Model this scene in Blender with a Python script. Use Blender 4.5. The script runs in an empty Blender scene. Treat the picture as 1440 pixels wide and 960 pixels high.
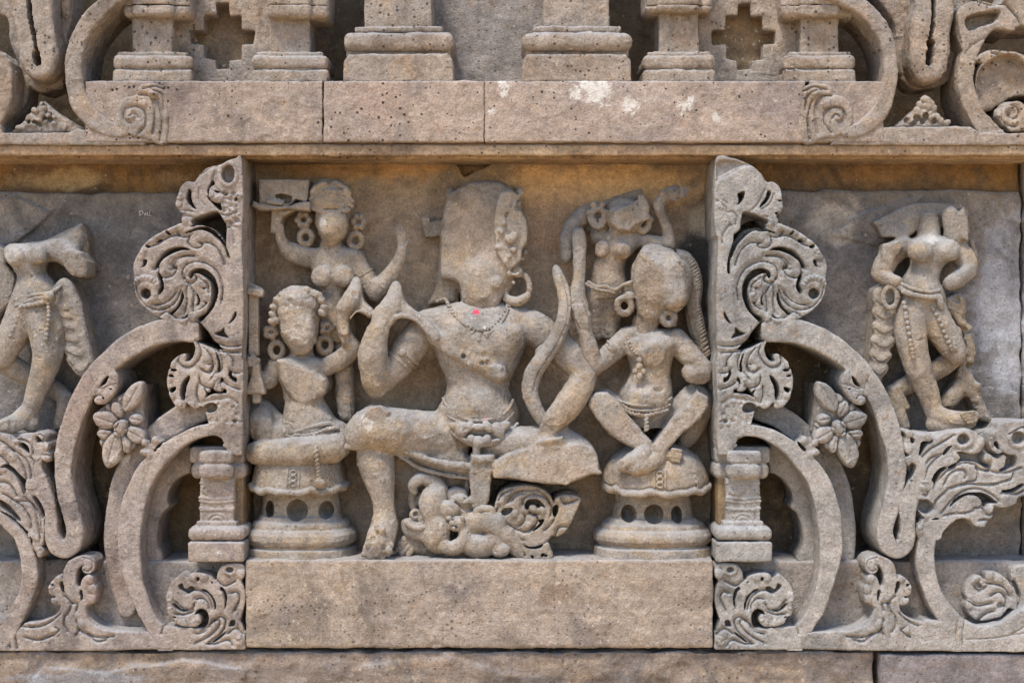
import bpy, math, random
import numpy as np
C = bpy.context.scene
# ------------------------------------------------------------------ camera, sky, sun, exposure
S = 0.001                       # one photo pixel = 1 mm on the niche's back plane
D = 2200.0                      # camera distance in the same unit
cam = bpy.data.cameras.new("camera"); camo = bpy.data.objects.new("camera", cam)
C.collection.objects.link(camo); C.camera = camo
camo.location = (0, -D * S, 0); camo.rotation_euler = (math.radians(90), 0, 0)
cam.sensor_width = 36; cam.lens = 36 * D / 1440; cam.clip_start = 0.05; cam.clip_end = 300
w = bpy.data.worlds.new("World"); C.world = w; w.use_nodes = True
nt = w.node_tree; bg = nt.nodes["Background"]; sk = nt.nodes.new("ShaderNodeTexSky")
sk.sky_type = 'NISHITA'; sk.sun_disc = False
# a high, veiled sun in front of the wall and to its left, over sandy ground that throws warm light back up
SUN_EL, SUN_AZ = math.radians(62), math.radians(-32)
sk.sun_elevation = SUN_EL; sk.sun_rotation = math.radians(180) - SUN_AZ
nt.links.new(sk.outputs[0], bg.inputs[0]); bg.inputs[1].default_value = 0.108
sl = bpy.data.lights.new("sun", 'SUN'); sl.energy = 1.5; sl.angle = math.radians(13); sl.color = (1, .94, .85)
so = bpy.data.objects.new("sun", sl); C.collection.objects.link(so)
so.rotation_euler = (math.radians(90) - SUN_EL, 0, SUN_AZ); so.location = (-1, -3, 4)
C.view_settings.view_transform = 'Standard'; C.view_settings.look = 'None'
C.view_settings.exposure = 1.76; C.view_settings.gamma = 1
C.cycles.max_bounces = 5; C.cycles.diffuse_bounces = 4; C.cycles.use_denoising = True

# ------------------------------------------------------------------ volume sculpting kit (numbers in photo pixels)
CX, CY = 720.0, 480.0
def pc(x, y, h=0.0):            # where a point seen at (x, y) stands when it is h in front of the back plane
    k = (D - h) / D
    return CX + (x - CX) * k, CY + (y - CY) * k
def Z(ox, oy, s):
    def f(t):
        return [(ox + float(a.split(',')[0]) / s, oy + float(a.split(',')[1]) / s) for a in t.split()]
    return f
def cat(P, closed=False, n=4):  # Catmull-Rom through points of any dimension
    P = np.array(P, float); m = len(P); out = []
    if m < 3: return P
    rng = range(m if closed else m - 1)
    for i in rng:
        if closed: p0, p1, p2, p3 = P[(i - 1) % m], P[i], P[(i + 1) % m], P[(i + 2) % m]
        else: p0, p1, p2, p3 = P[max(i - 1, 0)], P[i], P[i + 1], P[min(i + 2, m - 1)]
        for j in range(n):
            t = j / n
            out.append(.5 * ((2 * p1) + (p2 - p0) * t + (2 * p0 - 5 * p1 + 4 * p2 - p3) * t * t + (3 * p1 - p0 - 3 * p2 + p3) * t ** 3))
    if not closed: out.append(P[-1])
    return np.array(out)
def mir(P): return [(1350 - p[0],) + tuple(p[1:]) for p in P]
def circ(x, y, rx, ry=None, n=12, rot=0):
    ry = ry or rx; a = math.radians(rot)
    return [(x + rx * math.cos(t) * math.cos(a) - ry * math.sin(t) * math.sin(a), y + rx * math.cos(t) * math.sin(a) + ry * math.sin(t) * math.cos(a)) for t in np.linspace(0, 2 * math.pi, n, endpoint=False)]
def spiral(x, y, r0, r1, a0, a1, n=14):
    return [(x + (r0 + (r1 - r0) * t) * math.cos(math.radians(a0 + (a1 - a0) * t)), y + (r0 + (r1 - r0) * t) * math.sin(math.radians(a0 + (a1 - a0) * t))) for t in np.linspace(0, 1, n)]
def smin(a, b, k):
    if k <= 0: return np.minimum(a, b)
    h = np.clip(.5 + .5 * (b - a) / k, 0, 1)
    return b + (a - b) * h - k * h * (1 - h)
def _hash(i, j, k, seed):
    n = (i * 374761393 + j * 668265263 + k * 2147483647 * 0 + k * 1274126177 + seed * 144665) & 0xffffffff
    n = ((n ^ (n >> 13)) * 1274126177) & 0xffffffff
    return ((n ^ (n >> 16)) & 0xffff) / 65535.0
def vnoise(P, cell, seed=0):    # value noise in -1..1
    q = P / cell; i = np.floor(q).astype(np.int64); f = q - i; f = f * f * (3 - 2 * f)
    r = 0
    for a in (0, 1):
        for b in (0, 1):
            for c in (0, 1):
                wt = (f[:, 0] if a else 1 - f[:, 0]) * (f[:, 1] if b else 1 - f[:, 1]) * (f[:, 2] if c else 1 - f[:, 2])
                r = r + wt * _hash(i[:, 0] + a, i[:, 1] + b, i[:, 2] + c, seed)
    return r * 2 - 1

class Relief:
    """a flat-faced carving: a silhouette field F and a height map H on one 2-D grid"""
    def __init__(s, x0, x1, y0, y1, hf, vs=1.3):
        s.hf = hf; s.vs = vs
        (x0, y0), (x1, y1) = pc(x0, y0, hf), pc(x1, y1, hf)
        s.x = np.arange(x0 - 3 * vs, x1 + 3 * vs, vs); s.y = np.arange(y0 - 3 * vs, y1 + 3 * vs, vs)
        s.F = np.full((len(s.x), len(s.y)), 12.0); s.H = np.full_like(s.F, hf)
        s.hole = None
    def W(s, P, n=4, closed=True, smooth=True, h=None):
        h = s.hf if h is None else h
        P = [pc(p[0], p[1], h) + tuple(q * (D - h) / D for q in p[2:]) for p in P]
        return cat(P, closed, n) if smooth else np.array(P)
    def win(s, P, m):
        a, b = P[:, 0].min() - m, P[:, 0].max() + m; c, d = P[:, 1].min() - m, P[:, 1].max() + m
        i0, i1 = np.searchsorted(s.x, [a, b]); j0, j1 = np.searchsorted(s.y, [c, d])
        return slice(i0, i1), slice(j0, j1)
    def polyd(s, P, m=12):
        w_ = s.win(P, m); X = s.x[w_[0]][:, None]; Y = s.y[w_[1]][None, :]
        d = np.full((X.shape[0], Y.shape[1]), 1e9); ins = np.zeros(d.shape, bool)
        n = len(P)
        for i in range(n):
            ax, ay = P[i][:2]; bx, by = P[(i + 1) % n][:2]
            ex, ey = bx - ax, by - ay; L = ex * ex + ey * ey
            if L < 1e-9: continue
            px, py = X - ax, Y - ay
            t = np.clip((px * ex + py * ey) / L, 0, 1)
            d = np.minimum(d, (px - ex * t) ** 2 + (py - ey * t) ** 2)
            c = (Y >= ay) != (Y >= by)
            if abs(ey) > 1e-9: ins ^= c & (px < ex * py / ey)
        return w_, np.where(ins, -1, 1) * np.sqrt(d)
    def pathd(s, P, r, m=12):   # distance to a polyline whose half width is its third number
        w_ = s.win(P, m + (r if np.isscalar(r) else max(r))); X = s.x[w_[0]][:, None]; Y = s.y[w_[1]][None, :]
        d = np.full((X.shape[0], Y.shape[1]), 1e9)
        for i in range(len(P) - 1):
            ax, ay = P[i][:2]; bx, by = P[i + 1][:2]
            ex, ey = bx - ax, by - ay; L = ex * ex + ey * ey
            if L < 1e-9: continue
            px, py = X - ax, Y - ay
            t = np.clip((px * ex + py * ey) / L, 0, 1)
            dd = np.hypot(px - ex * t, py - ey * t)
            d = np.minimum(d, dd - (r[i] + (r[i + 1] - r[i]) * t if not np.isscalar(r) else r))
        return w_, d
    def add(s, P, smooth=True, k=0, n=4):
        w_, d = s.polyd(s.W(P, n, True, smooth)); s.F[w_] = smin(s.F[w_], d, k); return s
    def cut(s, P, smooth=True, to=None, r=3, n=4):
        w_, d = s.polyd(s.W(P, n, True, smooth))
        if to is None: s.F[w_] = np.maximum(s.F[w_], -d)
        else:
            t = np.clip(-d / r, 0, 1); t = t * t * (3 - 2 * t)
            s.H[w_] = s.H[w_] * (1 - t) + np.minimum(s.H[w_], to) * t
        return s
    def rib(s, P, wd=None, k=0, smooth=True, n=4):
        P = [tuple(p) + ((wd,) if len(p) == 2 else ()) for p in P]
        P = s.W(P, n, False, smooth); w_, d = s.pathd(P, P[:, 2]); s.F[w_] = smin(s.F[w_], d, k); return s
    def slit(s, P, wd=2, to=None):
        P = [tuple(p) + ((wd,) if len(p) == 2 else ()) for p in P]
        P = s.W(P, 4, False); w_, d = s.pathd(P, P[:, 2])
        if to is None: s.F[w_] = np.maximum(s.F[w_], -d)
        else: s.H[w_] = np.where(d < 0, np.minimum(s.H[w_], to), s.H[w_])
        return s
    def groove(s, P, wd=2.2, dep=3.5, smooth=True):      # a V groove
        P = s.W([tuple(p[:2]) for p in P], 4, False, smooth); w_, d = s.pathd(P, 0.0, 4 + wd)
        s.H[w_] -= dep * np.clip(1 - d / wd, 0, 1) ** 1.3; return s
    def step(s, P, wd=9, dep=5):                         # a leaf edge: sharp on one side, sloping away on the other (left of travel)
        P = s.W([tuple(p[:2]) for p in P], 4, False); w_ = s.win(P, wd + 4); X = s.x[w_[0]][:, None]; Y = s.y[w_[1]][None, :]
        best = np.full((X.shape[0], Y.shape[1]), 1e9); side = np.zeros_like(best)
        for i in range(len(P) - 1):
            ax, ay = P[i][:2]; bx, by = P[i + 1][:2]; ex, ey = bx - ax, by - ay; L = ex * ex + ey * ey
            if L < 1e-9: continue
            px, py = X - ax, Y - ay; t = np.clip((px * ex + py * ey) / L, 0, 1)
            dd = np.hypot(px - ex * t, py - ey * t); cr = ex * py - ey * px
            m = dd < best; best = np.where(m, dd, best); side = np.where(m, cr, side)
        s.H[w_] -= np.where(side < 0, dep * 1.1 * np.clip(1 - best / wd, 0, 1), 0) + 3.6 * np.clip(1 - best / 2.0, 0, 1); return s
    def ridge(s, P, wd=3, hgt=2.5):
        P = s.W([tuple(p[:2]) for p in P], 4, False); w_, d = s.pathd(P, 0.0, 4 + wd)
        t = np.clip(1 - d / wd, 0, 1); s.H[w_] += hgt * np.sqrt(t); return s
    def dome(s, P, hgt=4, wd=8):
        w_, d = s.polyd(s.W(P)); t = np.clip(-d / wd, 0, 1); s.H[w_] += hgt * np.sqrt(1 - (1 - t) ** 2 + 1e-9); return s
    def dimple(s, x, y, r, dep=5):
        return s.ball(x, y, r, -dep)
    def ball(s, x, y, r, hgt=5):
        x, y = pc(x, y, s.hf); w_ = s.win(np.array([[x, y]]), r + 1)
        d = np.hypot(s.x[w_[0]][:, None] - x, s.y[w_[1]][None, :] - y) / r
        s.H[w_] += hgt * np.sqrt(np.clip(1 - d * d, 0, 1)); return s
    def vol(s, h0, r=2.5):
        v = Vol.__new__(Vol); v.vs = s.vs; v.x, v.y = s.x, s.y
        v.h = np.arange(h0 - 3 * s.vs, max(s.hf, s.H.max()) + 4 * s.vs, s.vs)
        F = s.F[:, :, None]; q2 = v.h[None, None, :] - s.H[:, :, None] + r; q1 = F + r
        f = np.minimum(np.maximum(q1, q2), 0) + np.hypot(np.maximum(q1, 0), np.maximum(q2, 0)) - r
        v.f = np.maximum(f, h0 - v.h[None, None, :]).astype(np.float32)
        return v

class Vol:
    def __init__(s, x0, x1, y0, y1, h0, h1, vs=1.6):
        s.vs = vs; m = 4 * vs
        (x0, y0), (x1, y1) = pc(x0, y0, (h0 + h1) / 2), pc(x1, y1, (h0 + h1) / 2)
        s.x = np.arange(x0 - m, x1 + m, vs); s.y = np.arange(y0 - m, y1 + m, vs); s.h = np.arange(h0 - m, h1 + m, vs)
        s.f = np.full((len(s.x), len(s.y), len(s.h)), 12.0, np.float32)
    def win(s, lo, hi):
        sl_ = []
        for g, a, b in zip((s.x, s.y, s.h), lo, hi):
            i0, i1 = np.searchsorted(g, [a, b]); sl_.append(slice(i0, i1))
        w_ = tuple(sl_)
        return w_, s.x[w_[0]][:, None, None], s.y[w_[1]][None, :, None], s.h[w_[2]][None, None, :]
    def put(s, w_, d, k=0, sub=False):
        if d.size == 0: return
        if sub: s.f[w_] = -smin(-s.f[w_], d, k) if k else np.maximum(s.f[w_], -d)
        else: s.f[w_] = smin(s.f[w_], d, k)
    def chain(s, P, k=4, zs=1.0, smooth=True, sub=False, n=3):
        """tapered limb through (x, y, h, r) points"""
        Q = []
        for p in P:
            x, y = pc(p[0], p[1], p[2]); Q.append((x, y, p[2], p[3] * (D - p[2]) / D))
        Q = cat(Q, False, n) if smooth and len(Q) > 2 else np.array(Q)
        if len(Q) == 1: Q = np.vstack([Q, Q + [0.01, 0, 0, 0]])
        for a, b in zip(Q[:-1], Q[1:]):
            m = max(a[3], b[3]) + k + 5
            lo = np.minimum(a[:3], b[:3]) - m; hi = np.maximum(a[:3], b[:3]) + m
            w_, X, Y, Hh = s.win(lo, hi)
            e = b[:3] - a[:3]; L = e @ e
            if L < 1e-9: e = np.array([.01, 0, 0]); L = 1e-4
            px, py, ph = X - a[0], Y - a[1], Hh - a[2]
            t = np.clip((px * e[0] + py * e[1] + ph * e[2]) / L, 0, 1)
            r = a[3] + (b[3] - a[3]) * t
            dd = np.sqrt((px - e[0] * t) ** 2 + (py - e[1] * t) ** 2 + ((ph - e[2] * t) / zs) ** 2) - r
            s.put(w_, dd * min(1, zs), k, sub)
        return s
    def ell(s, x, y, h, rx, ry, rh, rot=0, k=4, sub=False):
        x, y = pc(x, y, h); R = max(rx, ry)
        w_, X, Y, Hh = s.win((x - R - k - 5, y - R - k - 5, h - rh - k - 5), (x + R + k + 5, y + R + k + 5, h + rh + k + 5))
        a = math.radians(rot); dx, dy = X - x, Y - y
        u = (dx * math.cos(a) + dy * math.sin(a)) / rx; v = (-dx * math.sin(a) + dy * math.cos(a)) / ry; ww = (Hh - h) / rh
        q = np.sqrt(u * u + v * v + ww * ww); g = np.sqrt((u / rx) ** 2 + (v / ry) ** 2 + (ww / rh) ** 2) + 1e-6
        s.put(w_, q * (q - 1) / g, k, sub); return s
    def box(s, x0, x1, y0, y1, h0, h1, r=2, k=0, sub=False, rot=0):
        (x0, y0), (x1, y1) = pc(x0, y0, h1), pc(x1, y1, h1)
        m = 5 + k + (abs(x1 - x0) + abs(y1 - y0)) * .3 * (rot != 0)
        w_, X, Y, Hh = s.win((x0 - m, y0 - m, h0 - m), (x1 + m, y1 + m, h1 + m))
        cx, cy = (x0 + x1) / 2, (y0 + y1) / 2; a = math.radians(rot); dx, dy = X - cx, Y - cy
        if rot: dx, dy = dx * math.cos(a) + dy * math.sin(a), -dx * math.sin(a) + dy * math.cos(a)
        q = [abs(dx) - (x1 - x0) / 2 + r, abs(dy) - (y1 - y0) / 2 + r, abs(Hh - (h0 + h1) / 2) - (h1 - h0) / 2 + r]
        d = np.sqrt(sum(np.maximum(c, 0) ** 2 for c in q)) + np.minimum(np.maximum(np.maximum(q[0], q[1]), q[2]), 0) - r
        s.put(w_, d, k, sub); return s
    def prism(s, P, h0, h1, r=2, k=0, sub=False, smooth=False, tilt=(0, 0)):
        """outline extruded from h0 to h1; tilt leans the front face"""
        R = Relief.__new__(Relief); R.hf = h1; R.vs = s.vs; R.x, R.y = s.x, s.y
        Q = R.W(P, 4, True, smooth); w2, d2 = R.polyd(Q, 6 + k)
        hh = s.h; i0, i1 = np.searchsorted(hh, [h0 - 6 - k, h1 + 40]); w_ = (w2[0], w2[1], slice(i0, i1))
        c = Q.mean(0); X = s.x[w2[0]][:, None, None]; Y = s.y[w2[1]][None, :, None]
        top = h1 + tilt[0] * (X - c[0]) + tilt[1] * (Y - c[1]); Hh = hh[i0:i1][None, None, :]
        q1 = d2[:, :, None] + r; q2 = np.maximum(Hh - top, h0 - Hh) + r
        d = np.minimum(np.maximum(q1, q2), 0) + np.hypot(np.maximum(q1, 0), np.maximum(q2, 0)) - r
        s.put(w_, d, k, sub); return s
    def shave(s, c, n, R, k=0):
        """break a piece off: remove the half space beyond c (along n) inside radius R"""
        x, y = pc(c[0], c[1], c[2]); n = np.array(n, float); n /= np.linalg.norm(n)
        w_, X, Y, Hh = s.win((x - R, y - R, c[2] - R), (x + R, y + R, c[2] + R))
        pl = (X - x) * n[0] + (Y - y) * n[1] + (Hh - c[2]) * n[2]
        sp = np.sqrt((X - x) ** 2 + (Y - y) ** 2 + (Hh - c[2]) ** 2) - R
        s.put(w_, np.maximum(-pl, sp), k, True); return s
    def lathe(s, x, y0, y1, prof, h, zs=1.0, k=0, p=2.0, lo=None):
        """turned body about a vertical axis; prof = radii at evenly or explicitly spaced y; p > 2 squares the plan"""
        ys = [q[0] for q in prof]; rs = [q[1] for q in prof]
        kx = (D - h) / D; R = max(rs); kf = (D - h - R * zs) / D; xx = CX + (x - CX) * kx; ysw = [CY + (a - CY) * kf for a in ys]
        w_, X, Y, Hh = s.win((xx - R - 6, ysw[0] - 5, h - R * zs - 6), (xx + R + 6, ysw[-1] + 5, h + R * zs + 6))
        rad = (np.abs(X - xx) ** p + np.abs((Hh - h) / zs) ** p) ** (1 / p)
        rr = np.interp(Y, ysw, [a * kx for a in rs])
        d = np.maximum((rad - rr) * .8, np.maximum(ysw[0] - Y, Y - ysw[-1]))
        s.put(w_, d, k); return s
    def loft(s, secs, k=3, p=2.0, sub=False):
        """body with traced left / right edges: (y, x_left, x_right, h_centre, h_half)"""
        A = cat(secs, False, 4); A = A[np.argsort(A[:, 0])]
        kk = (D - A[:, 3]) / D; yy = CY + (A[:, 0] - CY) * kk
        xl = CX + (A[:, 1] - CX) * kk; xr = CX + (A[:, 2] - CX) * kk
        m = k + 6
        w_, X, Y, Hh = s.win((xl.min() - m, yy[0] - m, (A[:, 3] - A[:, 4]).min() - m), (xr.max() + m, yy[-1] + m, (A[:, 3] + A[:, 4]).max() + m))
        f = lambda v: np.interp(Y, yy, v)
        a = np.maximum(f((xr - xl) / 2), 1); c = f((xr + xl) / 2); hc = f(A[:, 3]); hd = np.maximum(f(A[:, 4]), 1)
        u = abs(X - c) / a; v = abs(Hh - hc) / hd; q = (u ** p + v ** p) ** (1 / p)
        g = np.sqrt((u / a) ** 2 + (v / hd) ** 2) / np.maximum(q, .05) + 1e-6
        d = np.maximum((q - 1) / np.maximum(g, 1 / np.maximum(a, hd)) * .9, np.maximum(yy[0] - Y, Y - yy[-1]))
        s.put(w_, d, k, sub); return s
    def bead(s, P, r=1.6, gap=3.0, k=.3):
        Q = cat(P, False, 6); d = 0; last = Q[0]; s.ell(*last[:3], r, r, r, 0, k)
        for q in Q[1:]:
            if np.hypot(q[0] - last[0], q[1] - last[1]) >= gap: s.ell(*q[:3], r, r, r, 0, k); last = q
        return s
    def rope(s, P, r=2.2, pitch=4.5, ang=35):
        Q = cat(P, False, 8); last = Q[0]
        s.chain([tuple(q) + (r * .8,) for q in P], .5)
        for i in range(1, len(Q)):
            q = Q[i]
            if np.hypot(q[0] - last[0], q[1] - last[1]) >= pitch:
                t = math.atan2(q[1] - last[1], q[0] - last[0]); s.ell(q[0], q[1], q[2] + .5, r * 1.5, r * .75, r, math.degrees(t) + ang, .3); last = q
        return s

def mesh_of(v, name, mat, parent=None, rough=(0.9, 0.35), seed=0, origin=(0, 0, 0), chips=0.0, clip=None):
    """surface nets -> one smooth mesh with worn-stone unevenness"""
    f = np.pad(v.f, 1, constant_values=8.0); vs = v.vs
    g0 = np.array([v.x[0] - vs, v.y[0] - vs, v.h[0] - vs])
    ins = f < 0; shp = np.array(f.shape) - 1
    acc = np.zeros((*shp, 3), np.float32); cnt = np.zeros(shp, np.int16)
    corners = ins[:-1, :-1, :-1].astype(np.int8)
    mixm = np.zeros(shp, np.int8)
    for a in (0, 1):
        for b in (0, 1):
            for c in (0, 1): mixm += ins[a:a + shp[0], b:b + shp[1], c:c + shp[2]]
    act = (mixm > 0) & (mixm < 8); idx = np.argwhere(act)
    if len(idx) == 0: raise RuntimeError("empty volume " + name)
    del acc, cnt, corners
    P = np.zeros((len(idx), 3)); N = np.zeros(len(idx))
    for ax in range(3):
        o1, o2 = [q for q in range(3) if q != ax]
        for a in (0, 1):
            for b in (0, 1):
                i = idx.copy(); i[:, o1] += a; i[:, o2] += b; j = i.copy(); j[:, ax] += 1
                fa = f[i[:, 0], i[:, 1], i[:, 2]].astype(float); fb = f[j[:, 0], j[:, 1], j[:, 2]].astype(float)
                m = (fa < 0) != (fb < 0); t = np.where(m, fa / np.where(m, fa - fb, 1), 0)
                q = i.astype(float); q[:, ax] += t
                P[m] += q[m]; N[m] += 1
    P /= N[:, None]; P = P * vs + g0
    vid = np.full(shp, -1, np.int64); vid[act] = np.arange(len(idx))
    faces = []
    for ax in range(3):
        sl0 = [slice(1, -1)] * 3; sl1 = [slice(1, -1)] * 3; sl0[ax] = slice(0, -1); sl1[ax] = slice(1, None)
        A, B = ins[tuple(sl0)], ins[tuple(sl1)]
        for flip, M in ((0, A & ~B), (1, ~A & B)):
            e = np.argwhere(M)
            if not len(e): continue
            off = np.array([1, 1, 1]); off[ax] = 0; e = e + off
            o1, o2 = (ax + 1) % 3, (ax + 2) % 3
            def g(da, db):
                q = e.copy(); q[:, o1] -= da; q[:, o2] -= db; return vid[q[:, 0], q[:, 1], q[:, 2]]
            F4 = np.stack([g(1, 1), g(0, 1), g(0, 0), g(1, 0)], 1)
            faces.append(F4[:, ::-1] if flip else F4)
    Fq = np.vstack(faces)
    # (x, y down, h to viewer) -> world keeps orientation: two axes flip
    Wp = np.stack([(P[:, 0] - CX), -P[:, 2], (CY - P[:, 1])], 1)
    if rough or chips:
        a, b, c, d_ = (Wp[Fq[:, i]] for i in range(4)); nr = np.cross(c - a, d_ - b)
        vn = np.zeros_like(Wp)
        for i in range(4): np.add.at(vn, Fq[:, i], nr)
        vn /= np.linalg.norm(vn, axis=1)[:, None] + 1e-9
        dsp = rough[0] * vnoise(Wp, 21, seed) + rough[1] * vnoise(Wp, 6.5, seed + 1) + rough[1] * .55 * vnoise(Wp, 3.1, seed + 2)
        dsp -= rough[1] * 2.6 * np.clip(1 - np.abs(vnoise(Wp, 17, seed + 8)) * 9, 0, 1) * np.clip(vnoise(Wp, 60, seed + 9) * 3 - .6, 0, 1)
        if chips: dsp -= chips * np.clip(vnoise(Wp, 15, seed + 5) * .7 + vnoise(Wp, 6, seed + 6) * .4 - .42, 0, 1) * 4
        Wp = Wp + vn * dsp[:, None]
    Wp = Wp * S - np.array(origin)
    me = bpy.data.meshes.new(name); me.vertices.add(len(Wp)); me.vertices.foreach_set("co", Wp.astype(np.float32).ravel())
    me.loops.add(Fq.size); me.loops.foreach_set("vertex_index", Fq.astype(np.int32).ravel())
    me.polygons.add(len(Fq)); me.polygons.foreach_set("loop_start", np.arange(0, Fq.size, 4, dtype=np.int32))
    me.update(calc_edges=True); me.polygons.foreach_set("use_smooth", np.ones(len(Fq), bool)); me.update()
    me.materials.append(mat); o = bpy.data.objects.new(name, me); C.collection.objects.link(o)
    if parent: o.parent = parent
    else: o.location = origin
    return o

def thing(name, label, cat_, x, y, h=0, group=None):
    o = bpy.data.objects.new(name, None); C.collection.objects.link(o); X, Y_ = pc(x, y, h)
    o.location = ((X - CX) * S, -h * S, (CY - Y_) * S); o.empty_display_size = .02
    o['label'] = label; o['category'] = cat_
    if group: o['group'] = group
    bpy.context.view_layer.update()
    return o
def tag(o, label, cat_, group=None):
    o['label'] = label; o['category'] = cat_
    if group: o['group'] = group
    return o
def put(v, name, mat, root, **kw):
    return mesh_of(v, name, mat, root, origin=tuple(root.location), **kw)

# ------------------------------------------------------------------ stone
def stone(name, c1, c2, c3, pits=.5, fleck=.3, big=4.0, spots=(), stain=None, rough=.92, dust_sky_tint=.5, layer=0.0, ochre=(.34, .22, .125), wear=.4, grime=.6):
    def sat(c, k=1.25):
        l_ = .3 * c[0] + .6 * c[1] + .1 * c[2]; return tuple(max(l_ + (q - l_) * k, .01) for q in c)
    c1, c2, c3 = sat(c1), sat(c2), sat(c3)
    m = bpy.data.materials.new(name); m.use_nodes = True; t = m.node_tree; N = t.nodes; L = t.links
    b = N["Principled BSDF"]; b.inputs["Roughness"].default_value = rough
    if "Specular IOR Level" in b.inputs: b.inputs["Specular IOR Level"].default_value = .25
    geo = N.new("ShaderNodeNewGeometry"); pos = geo.outputs["Position"]
    def noise(sc, det=4, dis=0, rg=.55, vec=None):
        n = N.new("ShaderNodeTexNoise"); n.inputs["Scale"].default_value = sc; n.inputs["Detail"].default_value = det
        n.inputs["Roughness"].default_value = rg; n.inputs["Distortion"].default_value = dis; L.new(vec or pos, n.inputs["Vector"]); return n.outputs["Fac"]
    def ramp(v, a, c, lo=0., hi=1.):
        n = N.new("ShaderNodeMapRange"); n.interpolation_type = 'SMOOTHSTEP'; L.new(v, n.inputs["Value"])
        for k_, q in (("From Min", a), ("From Max", c), ("To Min", lo), ("To Max", hi)): n.inputs[k_].default_value = q
        return n.outputs["Result"]
    def mix(f_, a, c, mode='MIX'):
        n = N.new("ShaderNodeMix"); n.data_type = 'RGBA'; n.blend_type = mode
        if isinstance(f_, (int, float)): n.inputs[0].default_value = f_
        else: L.new(f_, n.inputs[0])
        for k_, q in ((6, a), (7, c)):
            if isinstance(q, tuple): n.inputs[k_].default_value = (*q, 1)
            else: L.new(q, n.inputs[k_])
        return n.outputs[2]
    def mth(op, a, c=None):
        n = N.new("ShaderNodeMath"); n.operation = op
        for i, q in enumerate((a, c)):
            if q is None: continue
            if isinstance(q, (int, float)): n.inputs[i].default_value = q
            else: L.new(q, n.inputs[i])
        return n.outputs[0]
    col = mix(ramp(noise(big, 5, .4), .38, .62), c1, c2)
    col = mix(ramp(noise(big * 5.3, 6, .6, .65), .48, .66, 0, .8), col, c3)
    col = mix(ramp(noise(big * 8.7, 6, 1.2, .7), .56, .70, 0, .55), col, ochre)
    col = mix(ramp(noise(big * 12.1, 5, .9, .7), .58, .72, 0, .5), col, tuple(min(q * 1.45 + .03, .8) for q in c2))
    if layer:                                           # sedimentary streaks
        mp = N.new("ShaderNodeMapping"); mp.inputs["Scale"].default_value = (2.2, 2.2, 26); mp.inputs["Rotation"].default_value = (0, .06, 0); L.new(pos, mp.inputs["Vector"])
        col = mix(ramp(noise(1.6, 5, .8, .6, mp.outputs[0]), .45, .6, 0, layer), col, tuple(q * .62 for q in c1))
    if stain:                                           # (colour, list of (x, y, rx, ry, amount)) in photo pixels
        for (sx, sy, rx, ry, am, sc_) in stain:
            mp = N.new("ShaderNodeMapping"); mp.vector_type = 'TEXTURE'
            mp.inputs["Location"].default_value = ((sx - CX) * S, 0, (CY - sy) * S); mp.inputs["Scale"].default_value = (rx * S, 10, ry * S); L.new(pos, mp.inputs["Vector"])
            ln = N.new("ShaderNodeVectorMath"); ln.operation = 'LENGTH'; L.new(mp.outputs[0], ln.inputs[0])
            e = mth('ADD', ln.outputs["Value"], mth('MULTIPLY', mth('SUBTRACT', noise(22, 6, .5, .65), .5), 2.2))
            col = mix(ramp(e, 1.05, .45, 0, am), col, sc_)
    # grime: blotches and thin run-off streaks
    col = mix(ramp(noise(9.5, 7, .7, .7), .50, .66, 0, grime), col, tuple(q * .42 for q in c3))
    mp = N.new("ShaderNodeMapping"); mp.inputs["Scale"].default_value = (24, 24, 3); L.new(pos, mp.inputs["Vector"])
    col = mix(mth('MULTIPLY', ramp(noise(1.6, 5, .3, .65, mp.outputs[0]), .54, .68, 0, grime * .7), ramp(noise(5, 3), .45, .6)), col, tuple(q * .45 for q in c3))
    sp = ramp(noise(330, 3, 0, .7), .3, .7, .80, 1.18)
    g = N.new("ShaderNodeCombineXYZ")
    for i in range(3): L.new(sp, g.inputs[i])
    col = mix(1.0, col, g.outputs[0], 'MULTIPLY')
    md = ramp(noise(60, 6, .3, .7), .3, .7, .78, 1.20); g2 = N.new("ShaderNodeCombineXYZ")
    for i in range(3): L.new(md, g2.inputs[i])
    col = mix(1.0, col, g2.outputs[0], 'MULTIPLY')
    # dusty grey on faces that look up, with bluish sky light painted in
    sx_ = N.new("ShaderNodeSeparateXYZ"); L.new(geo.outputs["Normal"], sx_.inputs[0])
    col = mix(mth('MULTIPLY', ramp(sx_.outputs[2], .25, .95, 0, dust_sky_tint), ramp(noise(30, 4), .3, .6, .5, 1)), col, (.42, .43, .45))
    if wear:                                            # pale rubbed edges
        col = mix(mth('MULTIPLY', ramp(geo.outputs["Pointiness"], .515, .58), mth('MULTIPLY', ramp(noise(40, 4), .35, .6), wear)), col, (.60, .56, .50))
    # pale mineral flecks
    if fleck:
        fl = mth('MULTIPLY', ramp(noise(150, 2, 0, .5), .665, .70), ramp(noise(14, 4, .5), .48, .60))
        col = mix(mth('MULTIPLY', fl, fleck), col, (.66, .56, .44))
    # pits
    vo = N.new("ShaderNodeTexVoronoi"); vo.inputs["Scale"].default_value = 175; vo.inputs["Randomness"].default_value = 1; L.new(pos, vo.inputs["Vector"])
    sc1 = N.new("ShaderNodeSeparateColor"); L.new(vo.outputs["Color"], sc1.inputs[0])
    rad = mth('MULTIPLY', ramp(sc1.outputs[0], .60, 1, .02, .34), ramp(noise(9, 3), .38, .6, .35, 1))
    pit = ramp(mth('SUBTRACT', vo.outputs["Distance"], rad), .05, -.04)
    pit = mth('MULTIPLY', pit, pits)
    col = mix(pit, col, (.035, .028, .025))
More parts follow.
